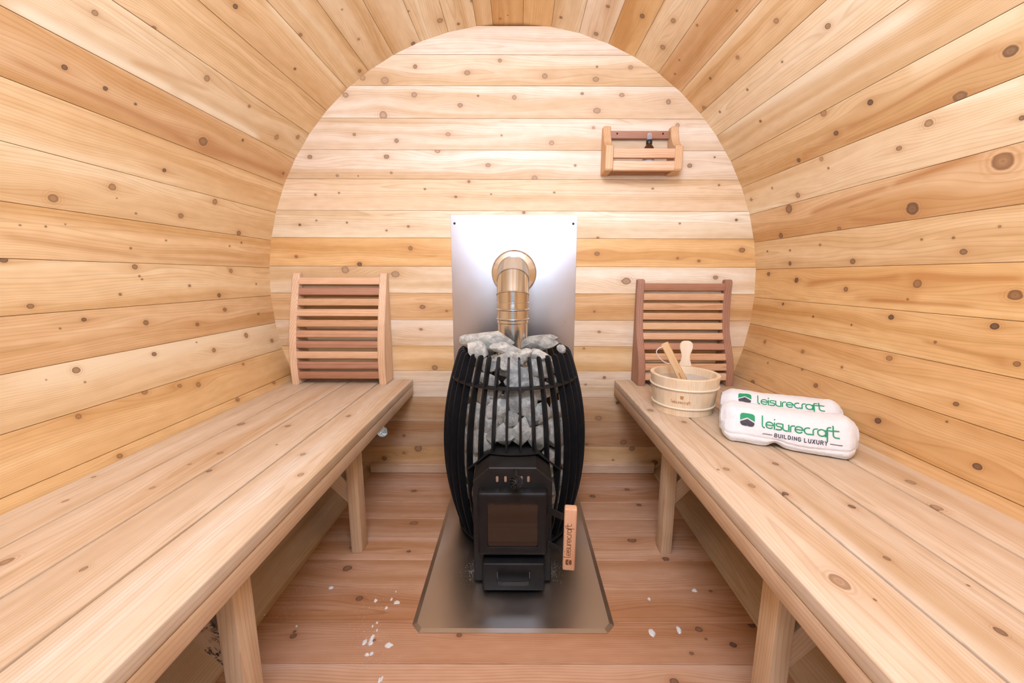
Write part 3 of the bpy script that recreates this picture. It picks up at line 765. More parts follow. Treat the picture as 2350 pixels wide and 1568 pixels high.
# coiled knob
kp = at_y(1184.6, 1107, 0.985)
kb = link('damper_knob', lathe_me('damper_knob', [(0.006, -0.062), (0.006, -0.012), (0.0105, -0.010), (0.0135, 0.0), (0.0115, 0.008), (0.007, 0.0125), (0.0, 0.014)], 20), M_IRON, stove, frame(kp, (1, 0, 0), (0, 0, 1)))
for j in range(9):
    pts = []
    for k in range(22):
        q = k / 21; a = 2 * math.pi * (j / 9.0 + 0.45 * q); th_ = math.pi * (0.06 + 0.88 * q)
        pts.append((0.0165 * math.sin(th_) * math.cos(a), 0.0165 * math.sin(th_) * math.sin(a), 0.0165 * math.cos(th_)))
    link('coil_wire', tube_me('coil_wire', pts, 0.0021, 6), M_IRON, kb, frame(kp, (1, 0, 0), (0, 0, 1)))
# door
def rrect(hw, hh, r, oy=0.0):
    out = []
    for cx_, cy_, a0 in ((hw - r, hh - r, 0), (-hw + r, hh - r, 90), (-hw + r, -hh + r, 180), (hw - r, -hh + r, 270)):
        for q_ in (0, 22.5, 45, 67.5, 90): a_ = math.radians(a0 + q_); out.append((cx_ + r * math.cos(a_), cy_ + r * math.sin(a_) + oy))
    return out
def loops_me(name, loops):
    """skin between equal-sized outlines [(outline, z), ...], closed at both ends"""
    bm = bmesh.new(); rows = [[bm.verts.new((x_, y_, z_)) for x_, y_ in o_] for o_, z_ in loops]
    n = len(rows[0])
    for A, Bv in zip(rows, rows[1:]):
        for k in range(n): bm.faces.new((A[k], A[(k + 1) % n], Bv[(k + 1) % n], Bv[k]))
    bm.faces.new(rows[0][::-1]); bm.faces.new(rows[-1])
    return smooth_by_angle(bm_mesh(bm, name), 40)
door_me = loops_me('stove_door', [(rrect(0.101, 0.0985, 0.012), -0.0165), (rrect(0.101, 0.0985, 0.012), 0.0085), (rrect(0.1003, 0.0978, 0.012), 0.0117), (rrect(0.098, 0.0955, 0.011), 0.0146), (rrect(0.0945, 0.092, 0.010), 0.0162),
                                  (rrect(0.091, 0.0885, 0.009), 0.0165), (rrect(0.0735, 0.069, 0.007, -0.002), 0.0165), (rrect(0.0722, 0.0677, 0.006, -0.002), 0.0158), (rrect(0.0718, 0.0673, 0.006, -0.002), 0.0108)])
dz = (0.1195 + 0.3155) / 2
MD = frame((XF + 0.001, YF - 0.001 - 0.0165, dz), (1, 0, 0), (0, 0, 1))
door = link('stove_door', door_me, M_BLACK, stove, MD)
gw, gh = 0.0715, 0.067
poly = []
for cx_, cy_, a0 in ((gw - 0.006, gh - 0.006, 0), (-gw + 0.006, gh - 0.006, 90), (-gw + 0.006, -gh + 0.006, 180), (gw - 0.006, -gh + 0.006, 270)):
    for q in (0, 30, 60, 90): a = math.radians(a0 + q); poly.append((cx_ + 0.006 * math.cos(a), cy_ + 0.006 * math.sin(a)))
link('glass_pane', prism_me('glass_pane', poly, -0.001, 0.0012), M_GLASS, door, MD @ T(0, -0.002, 0.0118))
for sy in (-1, 1):
    link('hinge_pin', lathe_me('hinge_pin', [(0.0028, -0.006), (0.0028, 0.005), (0.0014, 0.007), (0.0, 0.007)], 12), M_SCREW, door, MD @ T(-0.086, sy * 0.1, -0.004) @ Matrix.Rotation(-sy * math.pi / 2, 4, 'X'))
# wooden door handle on two flat iron arms
hx, hy, hz0, hz1 = 0.1435, 0.984, 0.108, 0.298
for za in (0.258, 0.151):
    pts = [((XF + 0.094, 1.030, za), (0, 0, 1), (0, 1, 0)), ((XF + 0.106, 1.026, za), (0, 0, 1), (0.3, 1, 0)), ((hx - 0.024, 1.0, za + 0.001), (0, 0, 1), (0.9, 1, 0)), ((hx - 0.012, 0.994, za + 0.001), (0, 0, 1), (0.2, 1, 0))]
    link('handle_arm', strip_me('handle_arm', pts, 0.019, 0.004), M_IRON, door)
Mh = frame((hx, hy, (hz0 + hz1) / 2), (0.01, -0.02, 1), (-1, 0.1, 0))
handle = link('door_handle', rbox_me('door_handle', 0.190, 0.034, 0.024, 0.0045, 3), M_SLAT, door, Mh, (0.72, 0.40, 0.24))
handle['label'] = 'reddish wooden handle with branded lettering'
# ash drawer
bm = bmesh.new(); bmesh.ops.create_cube(bm, size=1.0)
for v in bm.verts: v.co = Vector((v.co.x * 0.181, v.co.y * 0.088, v.co.z * 0.046))
vert_e = [e for e in bm.edges if abs(e.verts[0].co.z - e.verts[1].co.z) > 0.01]
bmesh.ops.bevel(bm, geom=vert_e, offset=0.006, segments=3, profile=0.5, affect='EDGES')
front = [f for f in bm.faces if f.normal.z > 0.9][0]
bmesh.ops.bevel(bm, geom=list(front.edges), offset=0.005, segments=3, profile=0.5, affect='EDGES')
MA = frame((XF + 0.0035, YF - 0.0005 - 0.023, 0.016 + 0.044), (1, 0, 0), (0, 0, 1))
ash = link('ash_drawer', smooth_by_angle(bm_mesh(bm, 'ash_drawer'), 35), M_BLACK, stove, MA)
hpts = [((-0.046, 0.012, 0.021), (0, 1, 0), (1, 0, 0)), ((-0.046, 0.004, 0.034), (0, 1, 0), (1, 0, 0.2)), ((-0.044, -0.002, 0.040), (0, 1, 0.2), (0.5, 0, 1)), ((-0.03, -0.003, 0.041), (0, 1, 0.2), (0, 0, 1)),
        ((0.03, -0.003, 0.041), (0, 1, 0.2), (0, 0, 1)), ((0.044, -0.002, 0.040), (0, 1, 0.2), (-0.5, 0, 1)), ((0.046, 0.004, 0.034), (0, 1, 0), (-1, 0, 0.2)), ((0.046, 0.012, 0.021), (0, 1, 0), (-1, 0, 0))]
link('pull_handle', strip_me('pull_handle', hpts, 0.016, 0.003), M_IRON, ash, MA)

# ------------------------------------------------------------------ flue pipe
PX, PY, PR, PZ, RB = -0.0215, 1.448, 0.0585, 0.934, 0.112
flue = thing('flue_pipe', 'polished steel flue pipe rising from the stones and elbowing into the back wall', 'pipe', (PX, PY, 0.58))
def pp(dr, z): return (PR + dr, z)
link('pipe_section', lathe_me('pipe_section', [pp(-0.003, 0.565), pp(-0.003, 0.764), pp(-0.0045, 0.764), pp(-0.0045, 0.565), pp(-0.003, 0.565)], 56, 35, False), M_PIPE, flue, T(PX, PY, 0))
prof = [pp(-0.0015, 0.748), pp(0.0, 0.750), pp(0.0, 0.757)]
def bead(z, a=0.0034): return [pp(a * math.sin(math.pi * k / 8), z + 0.007 * (k / 8 - 0.5)) for k in range(9)]
prof += bead(0.764) + bead(0.799) + [pp(0.0, 0.806), pp(-0.0012, 0.824), pp(0.0004, 0.826)]
link('pipe_section', lathe_me('pipe_section', prof, 56, 35, False), M_PIPE, flue, T(PX, PY, 0))
# mitred elbow in four pieces
angs = [0, 15, 45, 75, 90]
axc = (PY + RB, PZ - RB)
def ring_at(angp, ang_tangent, r):
    a = math.radians(angp)
    c = Vector((PX, axc[0] - RB * math.cos(a), axc[1] + RB * math.sin(a)))
    rad = Vector((0, -math.cos(a), math.sin(a)))
    return c, rad
joints = [0.824, None]
def elbow_piece(k):
    # straight cylinder between two mitre planes
    a0, a1 = angs[k], angs[k + 1]
    ta = math.radians(0 if k == 0 else 90 if k == 3 else (a0 + a1) / 2)
    d_ = Vector((0, math.sin(ta), math.cos(ta))); am = (a0 + a1) / 2
    if k == 0: am = 0
    if k == 3: am = 90
    c, _ = ring_at(am, 0, 0)
    e1 = Vector((1, 0, 0)); e2 = d_.cross(e1)
    bm = bmesh.new(); rows = []
    for end, aa in ((0, a0), (1, a1)):
        pl, rad = ring_at(aa, 0, 0)
        nrm = Vector((0, math.sin(math.radians(aa)), math.cos(math.radians(aa))))
        for rr, ext in ([(PR + 0.0018, -0.0012), (PR + 0.0018, 0.0025), (PR, 0.0035)] if end == 0 else [(PR, -0.0035), (PR + 0.0018, -0.0025), (PR + 0.0018, 0.0012)]):
            row = []
            for q in range(56):
                an = 2 * math.pi * q / 56
                p = c + (e1 * math.cos(an) + e2 * math.sin(an)) * rr
                tt = ((pl - p).dot(nrm)) / d_.dot(nrm)
                row.append(bm.verts.new(p + d_ * (tt + ext)))
            rows.append(row)
    for A, Bv in zip(rows, rows[1:]):
        for q in range(56): bm.faces.new((A[q], A[(q + 1) % 56], Bv[(q + 1) % 56], Bv[q]))
    return smooth_by_angle(bm_mesh(bm, 'elbow_piece'), 35)
for k in range(4): link('elbow_piece', elbow_piece(k), M_PIPE, flue)
bm = bmesh.new()
link('pipe_section', lathe_me('pipe_section', [(PR, axc[0] - 0.001), (PR, 1.7455), (PR - 0.002, 1.7455), (PR - 0.002, axc[0] - 0.001), (PR, axc[0] - 0.001)], 56, 35, False), M_PIPE, flue,
     Matrix.Translation((PX, 0, PZ)) @ Matrix.Rotation(-math.pi / 2, 4, 'X'))
ro = lathe_me('wall_rosette', [(PR + 0.0005, 0.0), (PR + 0.0005, 0.016), (PR + 0.006, 0.014), (0.090, 0.009), (0.0965, 0.006), (0.098, 0.0035), (0.098, 0.0), (PR + 0.0005, 0.0)], 64, 35, False)
link('wall_rosette', ro, M_PIPE, flue, frame((PX + 0.001, 1.7452, PZ), (1, 0, 0), (0, 0, 1)))

# ------------------------------------------------------------------ stones
mt = bpy.data.materials.new('grey_sauna_stone'); mt.use_nodes = True
t = NT(mt.node_tree); bs = mt.node_tree.nodes['Principled BSDF']
P = t.n('ShaderNodeTexCoord').outputs['Object']; oi = t.n('ShaderNodeObjectInfo')
off = t.vm('ADD', P, t.comb(t.m('MULTIPLY', oi.outputs['Random'], 31.0), 0.0, 0.0))
c_ = t.mix(t.rng(t.noise(off, 30.0, 5.0, 0.65), 0.35, 0.65), rgb(0.30, 0.295, 0.265), rgb(0.60, 0.575, 0.51))
c_ = t.mix(t.m('MULTIPLY', t.rng(t.noise(off, 170.0, 3.0, 0.7), 0.54, 0.72), 0.55), c_, rgb(0.12, 0.12, 0.125))
c_ = t.mix(t.m('MULTIPLY', t.rng(t.noise(off, 14.0, 3.0), 0.55, 0.75), 0.35), c_, rgb(0.50, 0.45, 0.37))
c_ = t.mix(1.0, c_, oi.outputs['Color'], 'MULTIPLY')
t.link(c_, bs.inputs['Base Color']); bs.inputs['Roughness'].default_value = 0.85; bs.inputs['Specular IOR Level'].default_value = 0.25
b_ = t.n('ShaderNodeBump'); b_.inputs['Strength'].default_value = 0.9; b_.inputs['Distance'].default_value = 0.004
t.link(t.noise(off, 110.0, 6.0, 0.7), b_.inputs['Height']); t.link(b_.outputs[0], bs.inputs['Normal'])
M_STONE = mt
rs = random.Random(21)
def stone_me(w, h, dp):
    bm = bmesh.new()
    n = 15
    for k in range(n):
        while True:
            p = Vector((rs.uniform(-1, 1), rs.uniform(-1, 1), rs.uniform(-1, 1)))
            if 0.55 < p.length < 1.0: break
        p.normalize(); q = rs.uniform(0.86, 1.06)
        e = 0.80
        p = Vector([math.copysign(abs(c) ** e, c) for c in p])
        bm.verts.new((p.x * w / 2 * q, p.y * h / 2 * q, p.z * dp / 2 * q))
    for ax, sz in ((0, w), (1, h)):
        for sg in (-1, 1):
            v = Vector((rs.uniform(-0.25, 0.25) * w, rs.uniform(-0.25, 0.25) * h, rs.uniform(-0.2, 0.2) * dp)); v[ax] = sg * sz / 2
            bm.verts.new(v)
    r = bmesh.ops.convex_hull(bm, input=list(bm.verts))
    bmesh.ops.delete(bm, geom=[v for v in bm.verts if not v.link_faces], context='VERTS')
    bmesh.ops.dissolve_limit(bm, angle_limit=0.14, verts=list(bm.verts), edges=list(bm.edges))
    bmesh.ops.bevel(bm, geom=list(bm.edges), offset=min(w, h, dp) * 0.04, segments=2, profile=0.6, affect='EDGES', clamp_overlap=True)
    return smooth_by_angle(bm_mesh(bm, 'sauna_stone'), 26)
STONES = []
def clear(p, d):
    if any((p - q_).length < d for q_ in STONES): return False
    STONES.append(p.copy()); return True
def stone(px, py, w, h, rot, depth_fn, label, group, tint=1.0, thick=0.62):
    """w, h in pixels as seen"""
    dp = 0.05
    if depth_fn is None:         # lies against the inside of the bars
        r = ray(px, py); p = None
        for k in range(700):
            tt = 0.95 + k * 0.001; q_ = CAM + r * tt
            if 0.0 < q_.z < 0.70 and math.hypot(q_.x - X0, q_.y - YC) < cage_r(q_.z) - 0.028: p = q_; break
        if p is None: return None
        w *= tt / F_PX; h *= tt / F_PX
        nrm = Vector((p.x - X0, p.y - YC, 0)).normalized()
        cosv = max(0.42, abs(nrm.dot(r.normalized())))
        w = min(w / cosv, 0.095)
        ex = Vector((0, 0, 1)).cross(nrm).normalized()
        dp = min(max(0.038, min(w, h) * 0.75), 0.06)
        p = p - nrm * (dp * 0.5 + w * w / 8 / 0.22)
        lim = 0.04 + h * 0.3
        p.z = max(p.z, lim)
        up = Vector((0, 0, 1))
        a = math.radians(rot); e1 = ex * math.cos(a) + up * math.sin(a); e2 = up * math.cos(a) - ex * math.sin(a)
    else:
        p, tt = depth_fn(px, py); r = (p - CAM).normalized()
        w *= tt / F_PX; h *= tt / F_PX
        rgt = r.cross(Vector((0, 0, 1))).normalized(); up = rgt.cross(r)
        a = math.radians(rot); e1 = rgt * math.cos(a) + up * math.sin(a); e2 = up * math.cos(a) - rgt * math.sin(a)
        dp = min(max(0.04, min(w, h) * thick), 0.09)
        p = p + r * (dp * 0.5)
    STONES.append(p.copy())
    Mt = frame(p, e1, e2) @ Matrix.Rotation(rs.uniform(-0.28, 0.28), 4, 'X') @ Matrix.Rotation(rs.uniform(-0.2, 0.2), 4, 'Y')
    o = link('sauna_stone', stone_me(w, h, dp), M_STONE, None, Mt, (tint, tint, tint))
    return tag(o, label, 'stone', group)
def on_top(z): return lambda px, py: (lambda r: (CAM + r * ((z - CAM_H) / r.z), (z - CAM_H) / r.z))(ray(px, py))
def at_depth(Y): return lambda px, py: (at_y(px, py, Y), Y / ray(px, py).y)
G_ST = 'stones in the stove cage'
q = 0.2359
L_IN = 'grey angular stone behind the black bars of the stove'
for a in ((850, 410, 300, 230, -8, .96), (640, 430, 200, 150, 10, 1.0), (1040, 345, 210, 170, -20, 1.05), (1255, 455, 320, 250, -30, 1.0), (1000, 525, 370, 150, -8, .98), (640, 572, 360, 140, -8, .85),
          (925, 745, 205, 400, 3, .92), (735, 865, 250, 340, 25, 1.08), (1080, 815, 180, 330, -6, 1.1), (1255, 700, 210, 190, 5, 1.05), (1150, 615, 170, 130, 0, .95), (1255, 925, 190, 270, 5, 1.0),
          (570, 745, 230, 210, 35, 1.0), (640, 1010, 210, 250, 20, .88), (820, 1120, 190, 250, 8, .95), (1000, 1095, 240, 310, -3, 1.12), (1225, 1150, 240, 290, 15, .72), (495, 960, 150, 330, 0, 1.0),
          (570, 1190, 250, 320, 20, .9), (1365, 1110, 140, 360, 4, .85), (480, 1400, 140, 320, -5, 1.1), (1335, 1400, 190, 310, 8, .95), (1430, 850, 120, 200, 0, .95), (420, 690, 120, 220, 10, .95),
          (400, 900, 100, 230, 0, 1.0), (380, 1130, 110, 260, 0, .9), (395, 520, 130, 190, 20, .9), (1420, 620, 130, 180, -10, .9), (1480, 480, 120, 170, -15, .9), (1490, 1080, 90, 300, 0, .95),
          (1480, 1330, 100, 260, 0, .9), (390, 1380, 100, 260, 0, .95), (700, 700, 190, 150, 20, 1.0), (1140, 960, 130, 180, 0, .8), (900, 960, 150, 160, 10, .85), (690, 1150, 130, 160, 0, .85), (930, 590, 200, 120, 0, .8), (1050, 640, 150, 130, 0, .85)):
    stone(960 + a[0] * q, 740 + a[1] * q, a[2] * q * 1.04, a[3] * q * 1.04, a[4], None, L_IN, G_ST, a[5])
q = 0.2805
for a in ((460, 220, 120, 190, 8, 1.1), (470, 370, 130, 120, 10, .8), (500, 510, 80, 250, 0, 1.0), (470, 640, 110, 220, 0, .95), (505, 770, 90, 160, 5, 1.05), (440, 800, 100, 160, 0, .8), (1190, 215, 120, 150, 10, 1.0),
          (1200, 340, 130, 170, -10, .9), (1245, 395, 90, 200, 5, 1.1), (1190, 520, 120, 180, 0, .85), (1225, 610, 120, 180, 5, .95), (1190, 745, 110, 180, 0, .95), (1260, 740, 90, 180, 0, .8), (1290, 270, 80, 170, 0, .95), (1300, 560, 80, 180, 0, .9), (400, 560, 70, 220, 0, .9), (405, 330, 70, 220, 0, 1.0)):
    stone(940 + a[0] * q, 1030 + a[1] * q, a[2] * q * 1.04, a[3] * q * 1.04, a[4], None, L_IN, G_ST, a[5])
q = 0.2359
G_TP = 'stones heaped on top of the stove'
for a, fn, lab in (((670, 180, 560, 210, -4, 1.08), at_depth(1.295), 'largest pale grey slab stone on top of the stove, left of the pipe'),
                   ((575, 275, 230, 200, -15, 1.1), at_depth(1.24), 'blunt grey stone on the stove rim, leftmost of the front top stones'),
                   ((865, 255, 350, 120, -10, 1.08), at_depth(1.24), 'long low grey stone on top of the stove, just in front of the pipe'),
                   ((1180, 210, 370, 160, 4, .72), at_depth(1.27), 'dark speckled grey stone on top of the stove, right of the pipe'),
                   ((1390, 262, 90, 90, 0, .95), at_depth(1.27), 'smallest grey stone at the right rim of the stove top'),
                   ((1155, 315, 240, 110, -5, 1.05), at_depth(1.22), 'flat grey stone on the stove top in front of the dark speckled one'),
                   ((1215, 155, 300, 80, 0, .95), at_depth(1.40), 'thin pale stone on the stove top behind the dark speckled one')):
    stone(960 + a[0] * q, 740 + a[1] * q, a[2] * q * 1.04, a[3] * q * 1.04, a[4], fn, lab, G_TP, a[5], 0.9)
for k in range(14):
    a_ = 2 * math.pi * k / 14 + 0.2
    rr_ = (0.105, 0.145)[k % 2]
    p = Vector((X0 + rr_ * math.cos(a_), YC + rr_ * math.sin(a_), 0.600 + 0.012 * (k % 3)))
    if math.hypot(p.x - PX, p.y - PY) < PR + 0.05 or not clear(p, 0.05): continue
    o = link('sauna_stone', stone_me(rs.uniform(.085, .105), rs.uniform(.075, .09), 0.065), M_STONE, None, T(*p) @ Matrix.Rotation(rs.uniform(0, 6), 4, 'Z') @ Matrix.Rotation(rs.uniform(-.3, .3), 4, 'X'), (rs.uniform(.85, 1.05),) * 3)
    tag(o, 'grey stone lying under the heap on top of the stove', 'stone', G_TP)
for sg in (-1, 1):
    for j, dg in enumerate((41, 51, 61)):
        for k in range(7):
            zz = 0.075 + 0.080 * k + 0.027 * j; zz = min(zz, 0.60)
            p = cage_pt(sg * dg, zz, cage_r(zz) - 0.028 - 0.030)
            if not clear(p, 0.046): continue
            o = link('sauna_stone', stone_me(rs.uniform(.050, .062), rs.uniform(.078, .098), 0.05), M_STONE, None,
                     frame(p, (math.cos(math.radians(sg * dg)), math.sin(math.radians(sg * dg)), 0), (0, rs.uniform(-.1, .1), 1)) @ Matrix.Rotation(rs.uniform(-.3, .3), 4, 'Z'), (rs.uniform(.9, 1.15),) * 3)
            tag(o, L_IN, 'stone', G_ST)
for k in range(30):      # stones round the back and sides of the cage, seen only between the side bars
    dg = (-1, 1)[k % 2] * rs.uniform(68, 130); zz = 0.07 + 0.54 * ((k * 0.618) % 1)
    p = cage_pt(dg, zz, cage_r(zz) - 0.060)
    if not clear(p, 0.062): continue
    o = link('sauna_stone', stone_me(rs.uniform(.06, .085), rs.uniform(.07, .1), 0.05), M_STONE, None, frame(p, (math.cos(math.radians(dg)), math.sin(math.radians(dg)), 0), (0, 0, 1)), (rs.uniform(.8, 1.05),) * 3)
    tag(o, L_IN, 'stone', G_ST)

# ------------------------------------------------------------------ backrests
SL_RED, SL_MID, SL_LT, SL_DK = (0.60, 0.32, 0.18), (0.63, 0.36, 0.19), (0.75, 0.46, 0.27), (0.46, 0.225, 0.135)
def backrest(label, xl, xr, prof, ztop, rail_col, slats, lean_top):
    """prof: (height, depth from the wall) of the rails' front edge; slats: colours from top to bottom"""
    xc = (xl + xr) / 2
    t_ = thing('backrest', label, 'backrest', (xc, 1.70, BENCH_Z), 'the two slatted backrests')
    def dep(h):
        for (h0, d0), (h1, d1) in zip(prof, prof[1:]):
            if h0 <= h <= h1:
                f_ = (h - h0) / (h1 - h0); f_ = f_ * f_ * (3 - 2 * f_) if False else f_
                return d0 + (d1 - d0) * f_
        return prof[-1][1]
    H = ztop - BENCH_Z
    # smooth the outline by sampling a Catmull-Rom curve through prof
    ps = [prof[0]] + list(prof) + [prof[-1]]; fine = []
    for i in range(1, len(ps) - 2):
        p0, p1, p2, p3 = ps[i - 1], ps[i], ps[i + 1], ps[i + 2]
        for k in range(6):
            u = k / 6
            fine.append(tuple(0.5 * (2 * p1[j] + (p2[j] - p0[j]) * u + (2 * p0[j] - 5 * p1[j] + 4 * p2[j] - p3[j]) * u * u + (3 * p1[j] - p0[j] - 3 * p2[j] + p3[j]) * u ** 3) for j in (0, 1)))
    fine.append(prof[-1])
    def dep(h):
        for (h0, d0), (h1, d1) in zip(fine, fine[1:]):
            if h0 <= h <= h1: return d0 + (d1 - d0) * (h - h0) / max(1e-6, h1 - h0)
        return fine[-1][1]
    rt = 0.0305
    dt = dep(H)
    out = [(h, dep(h)) for h in [H * k / 30 for k in range(29)]]
    rr = min(0.012, dt * 0.4)
    out += [(H - rr + rr * math.sin(math.radians(a)), dt - rr + rr * math.cos(math.radians(a))) for a in (0, 30, 60, 90)]
    out += [(H - rr * 0.6 + rr * 0.6 * math.cos(math.radians(a)), 0.003 + rr * 0.6 - rr * 0.6 * math.sin(math.radians(a))) for a in (0, 45, 90)]
    out += [(0, 0.003)]
    for sx, xo in ((-1, xl), (1, xr)):
        # local x up the rail, y away from the wall, z sideways
        M = frame((xo - sx * rt / 2, Y_BACK, BENCH_Z + 0.0003), (0, 0, 1), (0, -1, 0))
        link('side_rail', prism_me('side_rail', out, -rt / 2, rt / 2, 0.003, both=True, smooth=30), M_SLAT, t_, M, jit(rail_col, 0.03))
    n = len(slats); pitch = (H - 0.018 - 0.012) / n
    for k, c_ in enumerate(slats):
        hc = H - 0.016 - pitch * (k + 0.40)
        d0, d1 = dep(hc - 0.016), dep(hc + 0.016)
        ey = Vector((0, -(d1 - d0), 0.032)).normalized()
        th = 0.018
        M = frame((xc, Y_BACK - (d0 + d1) / 2 + 0.004, BENCH_Z + hc), (1, 0, 0), ey)
        bm = bmesh.new(); bmesh.ops.create_cube(bm, size=1.0)
        for v in bm.verts: v.co = Vector((v.co.x * (xr - xl - 2 * rt - 0.0004), v.co.y * 0.0305, (v.co.z - 0.5) * th))
        bmesh.ops.bevel(bm, geom=[e for e in bm.edges if abs(e.verts[0].co.x - e.verts[1].co.x) > 0.1], offset=0.003, segments=2, profile=0.5, affect='EDGES')
        link('slat', smooth_by_angle(bm_mesh(bm, 'slat'), 35), M_SLAT, t_, M, jit(c_, 0.04))
    return t_
backrest('curved cedar slatted backrest with light reddish side rails on the left bench', -0.980, -0.572,
         [(0.0, 0.107), (0.10, 0.111), (0.20, 0.101), (0.30, 0.079), (0.40, 0.050), (0.478, 0.030)], 0.931, (0.80, 0.53, 0.34),
         [SL_LT, SL_DK, SL_MID, SL_LT, SL_MID, SL_RED, SL_DK, SL_LT, SL_DK, SL_DK], 0)
backrest('wavy lumbar slatted backrest with dark brown side rails on the right bench, behind the bucket', 0.516, 0.926,
         [(0.0, 0.113), (0.06, 0.110), (0.12, 0.096), (0.18, 0.068), (0.24, 0.045), (0.32, 0.034), (0.40, 0.033), (0.458, 0.036)], 0.907, (0.40, 0.20, 0.125),
         [SL_DK, (0.72, 0.42, 0.23), SL_MID, (0.70, 0.40, 0.22), (0.70, 0.42, 0.22), (0.70, 0.41, 0.23), SL_DK, (0.68, 0.40, 0.23), (0.68, 0.40, 0.23), (0.72, 0.44, 0.26)], 0)

# ------------------------------------------------------------------ wall rack with the spray bottle
rk = thing('wall_rack', 'small cedar rack screwed high on the back wall, holding one bottle', 'rack', (0.495, 1.75, 1.335))
RX0, RX1, RZ0 = 0.3425, 0.6485, 1.336
side_out = [(0.003, 0.0), (0.094, 0.0), (0.100, 0.006), (0.1015, 0.088), (0.098, 0.094), (0.088, 0.098), (0.072, 0.108), (0.058, 0.124), (0.046, 0.145), (0.040, 0.165), (0.038, 0.180), (0.033, 0.1865), (0.009, 0.1865), (0.003, 0.181)]
for xs in (RX0 + 0.0155, RX1 - 0.0155):
    link('side_panel', prism_me('side_panel', [(h_, d_) for d_, h_ in side_out], -0.0155, 0.0155, 0.0035, both=True, smooth=30), M_SLAT, rk, frame((xs, Y_BACK, RZ0), (0, 0, 1), (0, -1, 0)), (0.70, 0.42, 0.22))
wi = RX1 - RX0 - 0.062 - 0.0004
for nm, yy, zz, hh, th, c_ in (('back_rail', 1.7365, 1.4935, 0.030, 0.020, (0.42, 0.20, 0.12)), ('front_rail', 1.659, 1.4005, 0.036, 0.018, (0.74, 0.43, 0.25)), ('front_rail', 1.659, 1.354, 0.036, 0.018, (0.78, 0.49, 0.30))):
    link(nm, rbox_me(nm, wi, hh, th, 0.003), M_SLAT, rk, frame((0.4955, yy, zz), (1, 0, 0), (0, 0, 1)), c_)
for yy in (1.732, 1.699):
    link('bottom_slat', rbox_me('bottom_slat', wi, 0.028, 0.014, 0.002), M_SLAT, rk, frame((0.4955, yy, 1.3495), (1, 0, 0), (0, 1, 0)), (0.46, 0.22, 0.13))
for xx in (0.402, 0.590):
    link('screw', lathe_me('screw', [(0.0, 0.0014), (0.003, 0.0012), (0.0038, 0.0)], 12), M_SCREW, rk, frame((xx, 1.7262, 1.497), (1, 0, 0), (0, 0, 1)))
M_AMBER = simple('amber_glass', (0.055, 0.016, 0.006), 0.06, 0.0, 0.6)
M_CAPB = simple('black_plastic', (0.012, 0.011, 0.011), 0.35)
M_LBL = simple('white_label', (0.80, 0.79, 0.84), 0.5)
mt = bpy.data.materials.new('clear_cap_plastic'); mt.use_nodes = True
bs = mt.node_tree.nodes['Principled BSDF']; bs.inputs['Alpha'].default_value = 0.38; bs.inputs['Roughness'].default_value = 0.08; bs.inputs['Base Color'].default_value = rgb(0.80, 0.79, 0.80)
M_CLEAR = mt
bx, by, bz = 0.526, 1.697, 1.357
bt = thing('spray_bottle', 'small amber glass spray bottle with clear cap standing in the wall rack', 'bottle', (bx, by, bz))
link('glass_body', lathe_me('glass_body', [(0.0, 0), (0.019, 0), (0.0215, 0.003), (0.0215, 0.066), (0.0195, 0.076), (0.013, 0.085), (0.010, 0.090), (0.010, 0.096), (0.0, 0.096)], 32), M_AMBER, bt, T(bx, by, bz))
link('paper_label', lathe_me('paper_label', [(0.0217, 0.012), (0.0219, 0.0122), (0.0219, 0.053), (0.0217, 0.0532)], 32, cap=False), M_LBL, bt, T(bx, by, bz))
link('collar', lathe_me('collar', [(0.0, 0.0905), (0.0115, 0.0905), (0.012, 0.092), (0.012, 0.103), (0.0105, 0.106), (0.0, 0.106)], 28), M_CAPB, bt, T(bx, by, bz))
link('spray_nozzle', lathe_me('spray_nozzle', [(0.0, 0.106), (0.0065, 0.106), (0.0062, 0.118), (0.0055, 0.126), (0.0, 0.126)], 20), M_CAPB, bt, T(bx, by, bz))
link('clear_cap', lathe_me('clear_cap', [(0.0098, 0.1065), (0.0092, 0.128), (0.0078, 0.131), (0.0, 0.1315)], 24), M_CLEAR, bt, T(bx, by, bz))

